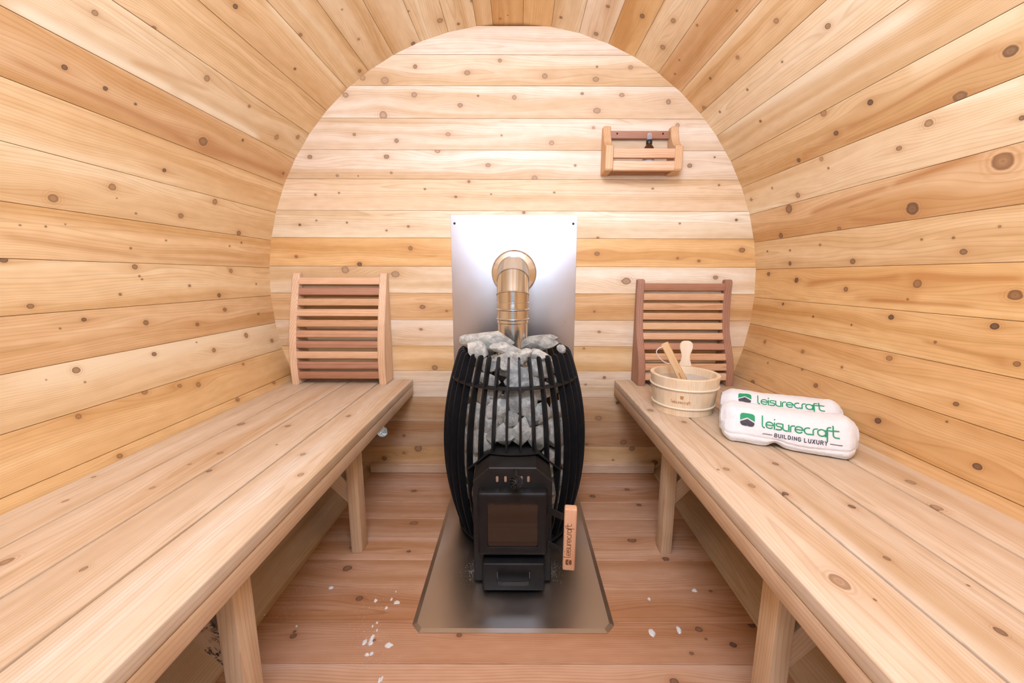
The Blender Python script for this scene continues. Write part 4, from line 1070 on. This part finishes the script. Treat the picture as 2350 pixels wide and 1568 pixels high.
# ------------------------------------------------------------------ lettering drawn as strokes (x-height 1)
def arc(cx, cy, r, a0, a1, n=14, ry=None):
    return [(cx + r * math.cos(math.radians(a0 + (a1 - a0) * k / n)), cy + (ry or r) * math.sin(math.radians(a0 + (a1 - a0) * k / n))) for k in range(n + 1)]
def word_strokes():
    out = []; x = 0.0
    def add(strokes, adv):
        nonlocal x
        for s_ in strokes: out.append([(px + x, py) for px, py in s_])
        x += adv
    l = [[(0, 1.85), (0, 0.30)] + arc(0.30, 0.30, 0.30, 180, 270, 6)]
    e = [[(0.04, 0.5), (0.98, 0.5)] + arc(0.5, 0.5, 0.5, 0, 320, 22)]
    i = [[(0, 0), (0, 1.0)], [(-0.03, 1.50), (0.05, 1.56)]]
    s = [[(0.72, 1.0), (0.25, 1.0)] + arc(0.25, 0.76, 0.24, 90, 270, 8) + arc(0.48, 0.26, 0.26, 90, -90, 8) + [(0.0, 0.0)]]
    u = [[(0, 1.0), (0, 0.42)] + arc(0.42, 0.42, 0.42, 180, 270, 8) + [(0.60, 0.0)], [(0.78, 1.0), (0.78, 0.0)]]
    r = [[(0, 0), (0, 0.62)] + arc(0.38, 0.62, 0.38, 180, 95, 7) + [(0.52, 1.0)]]
    c = [arc(0.5, 0.5, 0.5, 70, 300, 18) + [(0.95, 0.02)]]
    a = [arc(0.5, 0.5, 0.5, 360, 0, 24), [(1.0, 0.95), (1.0, 0.0)]]
    f = [[(0, -0.62), (0, 1.15)] + arc(0.3, 1.15, 0.3, 180, 100, 6) + [(0.42, 1.45)], [(0.0, 0.95), (0.62, 0.95)]]
    t_ = [[(0, 1.7), (0, 0.36)] + arc(0.36, 0.36, 0.36, 180, 270, 7) + [(0.70, 0.0)], [(0, 1.0), (0.68, 1.0)]]
    for g_, adv in ((l, 0.50), (e, 1.16), (i, 0.22), (s, 0.90), (u, 1.02), (r, 0.58), (e, 1.18), (c, 1.12), (r, 0.55), (a, 1.20), (f, 0.72), (t_, 0.75)): add(g_, adv)
    return out, x
def caps_strokes(txt):
    G = {'B': [[(0, 0), (0, 1), (.4, 1), (.52, .9), (.52, .62), (.4, .52), (0, .52)], [(.4, .52), (.58, .4), (.58, .12), (.45, 0), (0, 0)]], 'U': [[(0, 1), (0, .2), (.15, 0), (.45, 0), (.6, .2), (.6, 1)]],
         'I': [[(0.05, 0), (0.05, 1)]], 'L': [[(0, 1), (0, 0), (.5, 0)]], 'D': [[(0, 0), (0, 1), (.35, 1), (.6, .75), (.6, .25), (.35, 0), (0, 0)]], 'N': [[(0, 0), (0, 1), (.6, 0), (.6, 1)]],
         'G': [[(.6, .85), (.42, 1), (.18, 1), (0, .78), (0, .22), (.18, 0), (.45, 0), (.6, .15), (.6, .45), (.35, .45)]], 'X': [[(0, 0), (.6, 1)], [(0, 1), (.6, 0)]],
         'R': [[(0, 0), (0, 1), (.42, 1), (.58, .88), (.58, .62), (.42, .5), (0, .5)], [(.3, .5), (.6, 0)]], 'Y': [[(0, 1), (.3, .5), (.6, 1)], [(.3, .5), (.3, 0)]]}
    out = []; x = 0.0
    for ch in txt:
        if ch == ' ': x += 0.55; continue
        for s_ in G[ch]: out.append([(px + x, py) for px, py in s_])
        x += (0.10 if ch == 'I' else 0.6) + 0.42
    return out, x - 0.42
def resample(pts, step):
    out = [Vector(pts[0])]
    for a_, b_ in zip(pts, pts[1:]):
        a_, b_ = Vector(a_), Vector(b_); n = max(1, int((b_ - a_).length / step))
        for k in range(1, n + 1): out.append(a_.lerp(b_, k / n))
    return out
def ribbon_into(bm, pts, w, mapf, lift):
    """raised flat line of width w along 2-D pts, carried onto a surface by mapf(u, v, lift)"""
    n = len(pts); rows = []
    for i, p in enumerate(pts):
        d_ = (pts[min(i + 1, n - 1)] - pts[max(i - 1, 0)])
        if d_.length < 1e-9: continue
        d_.normalize(); nn = Vector((-d_.y, d_.x)) * w / 2
        e_ = d_ * (w * 0.35) if i == n - 1 else -d_ * (w * 0.35) if i == 0 else Vector((0, 0))
        a_, b_ = p + nn + e_, p - nn + e_
        rows.append([bm.verts.new(mapf(*q_)) for q_ in ((a_.x, a_.y, -lift * 0.5), (a_.x, a_.y, lift), (b_.x, b_.y, lift), (b_.x, b_.y, -lift * 0.5))])
    for A, Bv in zip(rows, rows[1:]):
        for k in range(3): bm.faces.new((A[k], A[k + 1], Bv[k + 1], Bv[k]))
def patch_into(bm, outline, mapf, lift, inner=None):
    """filled flat shape: outline must be star-shaped round its centroid"""
    c_ = sum((Vector(p) for p in outline), Vector((0, 0))) / len(outline)
    if inner: c_ = Vector(inner)
    rings = []
    for f_ in (1.0, 0.66, 0.33):
        rings.append([bm.verts.new(mapf(*(c_ + (Vector(p) - c_) * f_), lift)) for p in outline])
    lowr = [bm.verts.new(mapf(p[0], p[1], -lift * 0.5)) for p in outline]
    cv = bm.verts.new(mapf(c_.x, c_.y, lift)); n = len(outline)
    for A, Bv in ((lowr, rings[0]), (rings[0], rings[1]), (rings[1], rings[2])):
        for k in range(n): bm.faces.new((A[k], A[(k + 1) % n], Bv[(k + 1) % n], Bv[k]))
    for k in range(n): bm.faces.new((rings[2][k], rings[2][(k + 1) % n], cv))
def emblem(top=True):
    """rounded badge of unit size cut by a roof-shaped line; returns the upper or the lower piece"""
    if top:
        o = arc(0.22, 0.78, 0.22, 180, 90, 5) + arc(0.78, 0.78, 0.22, 90, 0, 5)
        o += [(1.0, 0.42)] + [(1 - 0.5 * k / 5, 0.42 + 0.26 * k / 5) for k in range(1, 6)] + [(0.5 - 0.5 * k / 5, 0.68 - 0.26 * k / 5) for k in range(1, 6)]
        return resample(o + [o[0]], 0.09)[:-1], (0.5, 0.83)
    o = [(0.02, 0.30)] + [(0.02 + 0.48 * k / 5, 0.30 + 0.25 * k / 5) for k in range(1, 6)] + [(0.5 + 0.48 * k / 5, 0.55 - 0.25 * k / 5) for k in range(1, 6)]
    o += arc(0.76, 0.22, 0.22, 0, -90, 5) + [(0.55, 0.0), (0.51, 0.05), (0.45, 0.0)] + arc(0.24, 0.22, 0.22, 270, 180, 5)
    return resample(o + [o[0]], 0.09)[:-1], (0.5, 0.25)
def lettering(name, strokes, size, origin, w, mapf, lift, mat, parent, step=0.12):
    bm = bmesh.new()
    for s_ in strokes: ribbon_into(bm, [Vector((origin[0] + p.x * size, origin[1] + p.y * size)) for p in resample(s_, step)], w, mapf, lift)
    return link(name, bm_mesh(bm, name), mat, parent)
def badge(name, size, origin, top, mapf, lift, mat, parent, rot=False):
    o, c_ = emblem(top); bm = bmesh.new()
    patch_into(bm, [(origin[0] + p[0] * size, origin[1] + p[1] * size) for p in o], mapf, lift, (origin[0] + c_[0] * size, origin[1] + c_[1] * size))
    return link(name, bm_mesh(bm, name), mat, parent)
WORD, WLEN = word_strokes()

# branded word on the stove handle, reading upwards
def map_handle(u, v, l): return Mh @ Vector((u, v, 0.0121 + max(l, 0)))
hs = 0.0105
lettering('brand_lettering', WORD, hs, (-0.052, -0.0035), 0.0017, map_handle, 0.0002, M_BURN, handle)
for tp in (True, False): badge('brand_mark', 0.017, (-0.076, -0.0075), tp, lambda u, v, l: map_handle(u, v, l), 0.0002, M_BURN, handle)

# ------------------------------------------------------------------ bucket and ladle
BKX, BKY, BKZ, BH = 0.588, 1.350, BENCH_Z + 0.0006, 0.131
RB0, RB1 = 0.0985, 0.1155
bk = thing('bucket', 'round pale wooden sauna bucket with two cream hoops on the right bench', 'bucket', (BKX, BKY, BKZ))
NS = 16; wall_t = 0.013
def b_r(h): return RB0 + (RB1 - RB0) * h / BH
hand_dir = math.degrees(math.atan2(1.452 - BKY, 0.632 - BKX))
for k in range(NS):
    a0 = math.radians(hand_dir + (k - 0.5) * 360 / NS) + 0.0006; a1 = math.radians(hand_dir + (k + 0.5) * 360 / NS) - 0.0006
    am = (a0 + a1) / 2
    bm = bmesh.new(); rows = []
    for h in (0.0, BH * 0.33, BH * 0.66, BH - 0.0015, BH):
        c_ = 0.0012 if h == BH else 0
        ri, ro_ = b_r(h) - wall_t + c_, b_r(h) - c_
        rows.append([bm.verts.new((r_ * math.cos(a_), r_ * math.sin(a_), h)) for r_, a_ in [(ro_, a0 + (a1 - a0) * q_ / 4) for q_ in range(5)] + [(ri, a1 - (a1 - a0) * q_ / 4) for q_ in range(5)]])
    for A, Bv in zip(rows, rows[1:]):
        for q_ in range(10): bm.faces.new((A[q_], A[(q_ + 1) % 10], Bv[(q_ + 1) % 10], Bv[q_]))
    bm.faces.new(rows[0][::-1]); bm.faces.new(rows[-1])
    # local x up the stave, so that the grain runs upwards
    Mloc = frame((b_r(BH / 2) * math.cos(am), b_r(BH / 2) * math.sin(am), BH / 2), (0, 0, 1), (-math.sin(am), math.cos(am), 0)); inv = Mloc.inverted()
    for v in bm.verts: v.co = inv @ v.co
    link('bucket_stave', smooth_by_angle(bm_mesh(bm, 'bucket_stave'), 35), M_PALE, bk, T(BKX, BKY, BKZ) @ Mloc, jit((0.83, 0.64, 0.43), 0.05))
link('bucket_base', lathe_me('bucket_base', [(0.0, 0.004), (RB0 - wall_t + 0.0005, 0.004), (RB0 - wall_t + 0.0008, 0.012), (0, 0.012)], 40), M_PALE, bk, T(BKX, BKY, BKZ), (0.8, 0.6, 0.4))
mt = bpy.data.materials.new('clear_liner_plastic'); mt.use_nodes = True
bs = mt.node_tree.nodes['Principled BSDF']; bs.inputs['Base Color'].default_value = rgb(0.85, 0.80, 0.76); bs.inputs['Alpha'].default_value = 0.35; bs.inputs['Roughness'].default_value = 0.15
link('bucket_liner', lathe_me('bucket_liner', [(b_r(0.012) - wall_t - 0.006, 0.014), (b_r(0.11) - wall_t - 0.002, 0.104), (b_r(0.11) - wall_t + 0.0, 0.1045), (b_r(0.11) - wall_t - 0.003, 0.1035)], 48, cap=False), mt, bk, T(BKX, BKY, BKZ))
M_HOOP = simple('cream_hoop', (0.83, 0.73, 0.58), 0.45)
for h in (0.028, 0.093):
    pts = [((b_r(h) + 0.0015) * math.cos(2 * math.pi * k / 64), (b_r(h) + 0.0015) * math.sin(2 * math.pi * k / 64), h) for k in range(64)]
    link('hoop', tube_me('hoop', pts, 0.0034, 8, closed=True), M_HOOP, bk, T(BKX, BKY, BKZ))
# upright paddle-shaped grip
hd = math.radians(hand_dir); hc_ = Vector((BKX + (b_r(BH) - wall_t / 2) * math.cos(hd), BKY + (b_r(BH) - wall_t / 2) * math.sin(hd), BKZ + BH))
half = [(0.0, 0.0225), (0.010, 0.0205), (0.022, 0.0165), (0.038, 0.0145), (0.050, 0.0165), (0.062, 0.0205), (0.074, 0.0228), (0.084, 0.0222), (0.091, 0.0185), (0.0955, 0.012), (0.097, 0.004)]
poly = half + [(a_, -b_) for a_, b_ in half[::-1]]
link('grip', prism_me('grip', poly, -wall_t / 2 + 0.0005, wall_t / 2 - 0.0005, 0.002, both=True, smooth=30), M_PALE, bk, frame(hc_, (0.0, 0.02, 1), (-math.sin(hd), math.cos(hd), 0)), (0.85, 0.66, 0.46))
# branded word on the bucket
ta = math.atan2(1.294 - BKY, 0.562 - BKX)
def map_bucket(u, v, l):
    h = 0.06 + v; a_ = ta + u / b_r(h); r_ = b_r(h) + 0.0003 + max(l, 0)
    return Vector((BKX + r_ * math.cos(a_), BKY + r_ * math.sin(a_), BKZ + h))
ws = 0.062 / WLEN
lettering('brand_lettering', WORD, ws, (-0.033, -0.013), 0.0012, map_bucket, 0.0002, M_BURNL, bk)
for tp in (True, False): badge('brand_mark', 0.011, (-0.006, 0.003), tp, map_bucket, 0.0002, M_BURNL, bk)
# ladle
p_top = Vector((0.514, 1.362, 0.687)); p_bot = Vector((0.592, 1.338, 0.535))
ax = (p_bot - p_top).normalized()
Ml = frame((p_top + p_bot) / 2, ax, Vector((1, -0.45, 0.3)))
ld = thing('ladle', 'pale wooden ladle with a white cord loop, leaning in the bucket', 'ladle', p_bot)
Ll = (p_bot - p_top).length
bm = bmesh.new(); rows = []
for q_, hw_, ht_ in ((0.0, 0.010, 0.009), (0.01, 0.0125, 0.0115), (0.5, 0.0125, 0.0115), (0.75, 0.0135, 0.011), (1.0, 0.016, 0.009)):
    xx = -Ll / 2 + q_ * Ll; c_ = 0.003
    rows.append([bm.verts.new((xx, a_, b_)) for a_, b_ in ((-hw_ + c_, -ht_), (hw_ - c_, -ht_), (hw_, -ht_ + c_), (hw_, ht_ - c_), (hw_ - c_, ht_), (-hw_ + c_, ht_), (-hw_, ht_ - c_), (-hw_, -ht_ + c_))])
for A, Bv in zip(rows, rows[1:]):
    for k in range(8): bm.faces.new((A[k], A[(k + 1) % 8], Bv[(k + 1) % 8], Bv[k]))
bm.faces.new(rows[0][::-1]); bm.faces.new(rows[-1])
lh = link('ladle_handle', smooth_by_angle(bm_mesh(bm, 'ladle_handle'), 30), M_PALE, ld, Ml, (0.76, 0.50, 0.26))
link('ladle_bowl', lathe_me('ladle_bowl', [(0.0, 0.0), (0.024, 0.002), (0.030, 0.010), (0.032, 0.026), (0.029, 0.026), (0.027, 0.012), (0.02, 0.006), (0.0, 0.005)], 32), M_PALE, ld, T(0.606, 1.333, 0.494), (0.76, 0.52, 0.28))
def map_ladle(u, v, l): return Ml @ Vector((u, v, 0.0108 + max(l, 0)))
wl = 0.034 / WLEN
fl = -1 if (Ml.to_3x3() @ Vector((0, 0, 1))).y > 0 else 1
lettering('brand_lettering', WORD, wl, (Ll * 0.16, -0.002), 0.0010, (lambda u, v, l: Ml @ Vector((u, v, fl * (0.0112 + max(l, 0))))), 0.0002, M_BURNL, lh)
lp = [Vector(p) for p in ((0.516, 1.357, 0.676), (0.497, 1.353, 0.674), (0.485, 1.352, 0.663), (0.486, 1.352, 0.652), (0.497, 1.352, 0.636), (0.512, 1.352, 0.623), (0.526, 1.352, 0.617), (0.540, 1.352, 0.617))]
fine = []
for i in range(len(lp) - 1):
    p0, p1, p2, p3 = lp[max(i - 1, 0)], lp[i], lp[i + 1], lp[min(i + 2, len(lp) - 1)]
    for k in range(5):
        u = k / 5; fine.append(0.5 * (2 * p1 + (p2 - p0) * u + (2 * p0 - 5 * p1 + 4 * p2 - p3) * u * u + (3 * p1 - p0 - 3 * p2 + p3) * u ** 3))
fine.append(lp[-1])
link('cord_loop', tube_me('cord_loop', fine, 0.0017, 8), simple('white_cord', (0.78, 0.72, 0.64), 0.7), ld)

# ------------------------------------------------------------------ towels
mt = bpy.data.materials.new('white_terry'); mt.use_nodes = True
t = NT(mt.node_tree); bs = mt.node_tree.nodes['Principled BSDF']
P = t.n('ShaderNodeTexCoord').outputs['Object']
bs.inputs['Base Color'].default_value = rgb(0.90, 0.905, 0.94); bs.inputs['Roughness'].default_value = 0.95; bs.inputs['Specular IOR Level'].default_value = 0.1
bs.inputs['Sheen Weight'].default_value = 0.3
b_ = t.n('ShaderNodeBump'); b_.inputs['Strength'].default_value = 0.6; b_.inputs['Distance'].default_value = 0.002
t.link(t.noise(P, 480.0, 2.0, 0.7), b_.inputs['Height']); t.link(b_.outputs[0], bs.inputs['Normal'])
M_TERRY = mt
M_GREEN = simple('green_thread', (0.012, 0.33, 0.13), 0.6, bump=(900, 0.4, 0.0006))
M_CHAR = simple('charcoal_thread', (0.055, 0.045, 0.065), 0.6, bump=(900, 0.4, 0.0006))
from mathutils import noise as mnoise
def towel(label, base_front_left, ang, length, seed, tw=0.150, th=0.098, v0=0.050):
    ca, sa = math.cos(ang), math.sin(ang)
    ex = Vector((ca, sa, 0)); ep = Vector((-sa, ca, 0))         # along the roll, and away from the viewer
    org = Vector(base_front_left)
    NP = 72
    # cross-section: sloping front face, rounded top, tucked-in bottom; (p away from the viewer, h up)
    ctrl = [(0.016, 0.002), (0.004, 0.010), (0.000, 0.026), (0.008, 0.052), (0.022, 0.076), (0.040, 0.092), (0.062, 0.098), (0.092, 0.097), (0.120, 0.088), (0.140, 0.068), (0.149, 0.040), (0.146, 0.014), (0.132, 0.002), (0.075, 0.0015)]
    ctrl = [(a_ * tw / 0.15, b_ * th / 0.098) for a_, b_ in ctrl]
    sec = []
    n = len(ctrl)
    for i in range(n):
        p0, p1, p2, p3 = (Vector(ctrl[(i + j - 1) % n]) for j in range(4))
        for k in range(10):
            u = k / 10; sec.append(0.5 * (2 * p1 + (p2 - p0) * u + (2 * p0 - 5 * p1 + 4 * p2 - p3) * u * u + (3 * p1 - p0 - 3 * p2 + p3) * u ** 3))
    # arc length so that lettering can be laid on it
    ln = [0.0]
    for a_, b_ in zip(sec, sec[1:]): ln.append(ln[-1] + (b_ - a_).length)
    cen = Vector((0.075 * tw / 0.15, 0.046 * th / 0.098))
    def sec_at(w):
        w = max(0.0, min(w, ln[-1] - 1e-6))
        for i in range(len(ln) - 1):
            if ln[i] <= w <= ln[i + 1]:
                f_ = (w - ln[i]) / (ln[i + 1] - ln[i] + 1e-9); return sec[i].lerp(sec[i + 1], f_)
        return sec[-1]
    def surf(u, pt, lift=0.0):
        """u along the roll 0..length"""
        f_ = u / length
        d_ = (pt - cen)
        nrm = d_.normalized()
        end = min(f_, 1 - f_) * length
        k = 1.0 if end > 0.022 else 0.80 + 0.20 * math.sin(math.pi / 2 * max(0, end) / 0.022)
        q_ = cen + d_ * k
        amp = 0.0030 + (0.0022 if end < 0.03 else 0)
        sag = -0.006 * math.sin(math.pi * f_) * max(0, (pt.y / th))
        q3 = mnoise.noise(Vector((u * 16 + seed * 7.1, pt.x * 22, pt.y * 22 + seed))) * amp
        q3 += mnoise.noise(Vector((u * 60 + seed, pt.x * 70, pt.y * 70))) * 0.0012 + mnoise.noise(Vector((u * 260 + seed, pt.x * 260, pt.y * 260))) * 0.0006
        # fold along the lower front edge
        notch = 0.010 * math.exp(-((f_ - 0.42) / 0.05) ** 2) * math.exp(-(pt.y / 0.022) ** 2) * (1 if pt.x < 0.05 else 0)
        lay = 0.0026 * math.exp(-((pt.y - 0.024 - 0.004 * math.sin(u * 25)) / 0.0035) ** 2) * (1 if pt.x < 0.06 else 0)
        q_ = q_ + nrm * (q3 - lay + lift)
        hh = max(0.0006, q_.y + sag * 0.6 + notch)
        return org + ex * u + ep * (q_.x + notch * 0.8 + 0.004 * math.sin(f_ * 5 + seed)) + Vector((0, 0, hh))
    bm = bmesh.new(); rows = []
    NU = 150
    for i in range(NU + 1):
        u = length * i / NU
        rows.append([bm.verts.new(surf(u, p)) for p in sec])
    m_ = len(sec)
    for A, Bv in zip(rows, rows[1:]):
        for k in range(m_): bm.faces.new((A[k], A[(k + 1) % m_], Bv[(k + 1) % m_], Bv[k]))
    for row, sg in ((rows[0], -1), (rows[-1], 1)):       # rolled ends: spiral of layers
        prev = row
        for j in range(1, 8):
            f_ = 1 - j / 8.0; cur = []
            for k, p in enumerate(sec):
                q_ = cen + (p - cen) * 0.80 * f_
                bul = sg * (0.006 + 0.004 * math.sin(j * math.pi) + 0.0045 * math.cos(j * 2.1 + k * 2 * math.pi / m_))
                cur.append(bm.verts.new(org + ex * ((length if sg > 0 else 0) + bul) + ep * (q_.x + 0.004 * math.sin((5 if sg > 0 else 0) + seed)) + Vector((0, 0, max(0.0008, q_.y)))))
            for k in range(m_): bm.faces.new((prev[k], prev[(k + 1) % m_], cur[(k + 1) % m_], cur[k]))
            prev = cur
        bm.faces.new(prev)
    tw_ = tag(link('towel', smooth_by_angle(bm_mesh(bm, 'towel'), 70), M_TERRY), label, 'towel', 'folded towels on the right bench')
    # embroidered logo on the sloping front face
    w0 = ln[10 * 1]      # arc length where the front face starts
    def mp(u, v, l): return surf(u, sec_at(w0 + v), 0.0010 + l)
    S_ = 0.170 / WLEN
    u0 = length * 0.305
    lettering('embroidered_lettering', WORD, S_, (u0, v0), 0.0029, mp, 0.0009, M_GREEN, tw_, 0.15)
    badge('embroidered_mark', 0.036, (length * 0.125, v0 - 0.004), True, mp, 0.0009, M_GREEN, tw_)
    badge('embroidered_mark', 0.036, (length * 0.125, v0 - 0.004), False, mp, 0.0009, M_CHAR, tw_)
    cs, cl = caps_strokes('BUILDING LUXURY'); sz = 0.0098
    sz_u = 0.115 / cl
    cs = [[(px * sz_u / sz, py) for px, py in s_] for s_ in cs]
    lettering('embroidered_tagline', cs, sz, (u0 + 0.030, v0 - 0.022), 0.0017, mp, 0.0007, M_CHAR, tw_, 0.25)
    for ua, ub in ((u0 + 0.002, u0 + 0.024), (u0 + 0.151, u0 + 0.176)):
        bm = bmesh.new(); ribbon_into(bm, [Vector((ua + (ub - ua) * k / 8, v0 - 0.0175)) for k in range(9)], 0.0013, mp, 0.0006)
        link('embroidered_line', bm_mesh(bm, 'embroidered_line'), M_CHAR, tw_)
    return tw_
towel('rolled white terry towel with green embroidered logo, nearest the viewer on the right bench', (0.588, 1.062, BENCH_Z), math.radians(-25.5), 0.300, 1.0)
towel('rolled white terry towel half hidden behind the front towel, close to the right wall', (0.657, 1.200, BENCH_Z), math.radians(-27.0), 0.300, 4.0, v0=0.074)

# ------------------------------------------------------------------ round air vent low on the back wall
M_VENT = simple('vent_steel', (0.72, 0.72, 0.74), 0.35, 1.0)
vt = thing('air_vent', 'small round metal grille vent in the back wall under the left bench', 'vent', VENT)
link('vent_collar', lathe_me('vent_collar', [(0.0255, -0.040), (0.0268, -0.040), (0.0268, 0.0005), (0.0285, 0.0008), (0.0285, 0.0020), (0.0255, 0.0020), (0.0255, -0.040)], 40, cap=False), M_VENT, vt, frame(VENT, (1, 0, 0), (0, 0, 1)))
bm = bmesh.new()
for k in range(-4, 5):
    o_ = k * 0.0064; hl = math.sqrt(max(0, 0.0256 ** 2 - o_ ** 2))
    if hl < 0.004: continue
    for hor in (0, 1):
        for r_ in (1,):
            a_ = (-hl, o_) if hor else (o_, -hl); b2 = (hl, o_) if hor else (o_, hl)
            w_ = 0.0012
            d_ = (0, w_) if hor else (w_, 0)
            vs = [bm.verts.new((p[0] + sg * d_[0], p[1] + sg * d_[1], zz)) for zz in (-0.030, -0.0285) for p, sg in ((a_, -1), (b2, -1), (b2, 1), (a_, 1))]
            for fidx in ((0, 1, 2, 3), (7, 6, 5, 4), (0, 4, 5, 1), (1, 5, 6, 2), (2, 6, 7, 3), (3, 7, 4, 0)): bm.faces.new([vs[j] for j in fidx])
link('vent_mesh', bm_mesh(bm, 'vent_mesh'), M_VENT, vt, frame(VENT, (1, 0, 0), (0, 0, 1)))

# ------------------------------------------------------------------ white crumbs and dust on the floor
M_CRUMB = simple('white_crumb', (0.80, 0.78, 0.78), 0.9)
rc = random.Random(5)
G_CR = 'white crumbs on the floor boards'
def crumb(px, py, w, h, label):
    p = at_z(px, py, 0.0); d_ = (p - CAM).length
    me = None
    bm = bmesh.new()
    n = 11; W_, H_ = w * d_ / F_PX / 2, h * d_ / F_PX
    lo_ = []; up_ = []
    for k in range(n):
        a_ = 2 * math.pi * k / n; q_ = rc.uniform(0.7, 1.1)
        lo_.append(bm.verts.new((W_ * q_ * math.cos(a_), H_ * 0.9 * q_ * math.sin(a_), 0)))
        up_.append(bm.verts.new((W_ * q_ * 0.6 * math.cos(a_), H_ * 0.55 * q_ * math.sin(a_), 0.0022 + rc.uniform(0, 0.0012))))
    for k in range(n): bm.faces.new((lo_[k], lo_[(k + 1) % n], up_[(k + 1) % n], up_[k]))
    bm.faces.new(up_); bm.faces.new(lo_[::-1])
    o = link('crumb', bm_mesh(bm, 'crumb'), M_CRUMB, None, T(p.x, p.y, 0.0002))
    return tag(o, label, 'crumb', G_CR)
c6 = 0.1532
LC = 'tiny white crumb lying on the floor boards left of the steel floor plate'
for a in ((1040, 130, 80, 40, 'wedge-shaped white crumb on a floor seam, farthest back of the larger crumbs'), (1710, 320, 60, 40, LC), (1875, 430, 55, 35, LC), (2030, 350, 130, 45, 'flat ragged white crumb just left of the steel floor plate'), (1950, 300, 40, 40, LC),
          (1660, 875, 70, 65, LC), (1545, 945, 75, 60, LC), (1635, 950, 80, 60, LC), (1910, 990, 130, 55, 'biggest white crumb on the floor left of the steel plate'), (1650, 1115, 75, 40, LC), (1585, 1130, 80, 35, LC),
          (1770, 1510, 50, 45, LC), (1805, 1490, 35, 50, LC), (1730, 655, 40, 22, LC), (1730, 768, 30, 28, LC), (2015, 190, 26, 14, LC), (1665, 705, 30, 30, LC), (525, 708, 40, 14, LC), (45, 540, 30, 12, LC)):
    crumb(600 + a[0] * c6, 1330 + a[1] * c6, a[2] * c6 * 0.75, a[3] * c6 * 0.75, a[4])
for px, py, w, h in ((1497, 1453, 12, 10), (1558, 1447, 9, 10), (1594, 1356, 12, 5), (1490, 1376, 6, 4)):
    crumb(px, py, w, h, 'tiny white crumb lying on the floor boards right of the steel floor plate')
bm = bmesh.new()
def grain(p, r):
    vs = [bm.verts.new(p + Vector(o_) * r) for o_ in ((-1, -0.6, 0), (1, -0.5, 0), (0.1, 1, 0), (0, 0, 0.9))]
    for f_ in ((0, 1, 3), (1, 2, 3), (2, 0, 3), (0, 2, 1)): bm.faces.new([vs[j] for j in f_])
for k in range(420):
    f_ = rc.random()
    px = 610 + 190 * f_ + abs(rc.gauss(0, 22)) + 8; py = 1420 - 270 * f_ + rc.gauss(0, 10)
    p = at_z(px, py, 0.0)
    if p.x < -0.66: continue
    grain(Vector((p.x, p.y, 0.0002)), rc.uniform(0.0003, 0.0008))
for k in range(220):
    px = rc.gauss(855, 28); py = rc.gauss(1440, 60)
    p = at_z(px, py, 0.0)
    if p.y > 0.78: grain(Vector((p.x, p.y, 0.0002)), rc.uniform(0.0003, 0.0009))
for sx in (-1, 1):
    for k in range(160):
        p = Vector((XF + sx * (0.120 + abs(rc.gauss(0, 0.014))), 1.10 + rc.gauss(0, 0.022), 0.0038))
        grain(p, rc.uniform(0.0003, 0.0008))
tag(link('white_dust', bm_mesh(bm, 'white_dust'), M_CRUMB), 'fine white dust scattered over the floor boards and the steel floor plate', 'dust', kind='stuff')
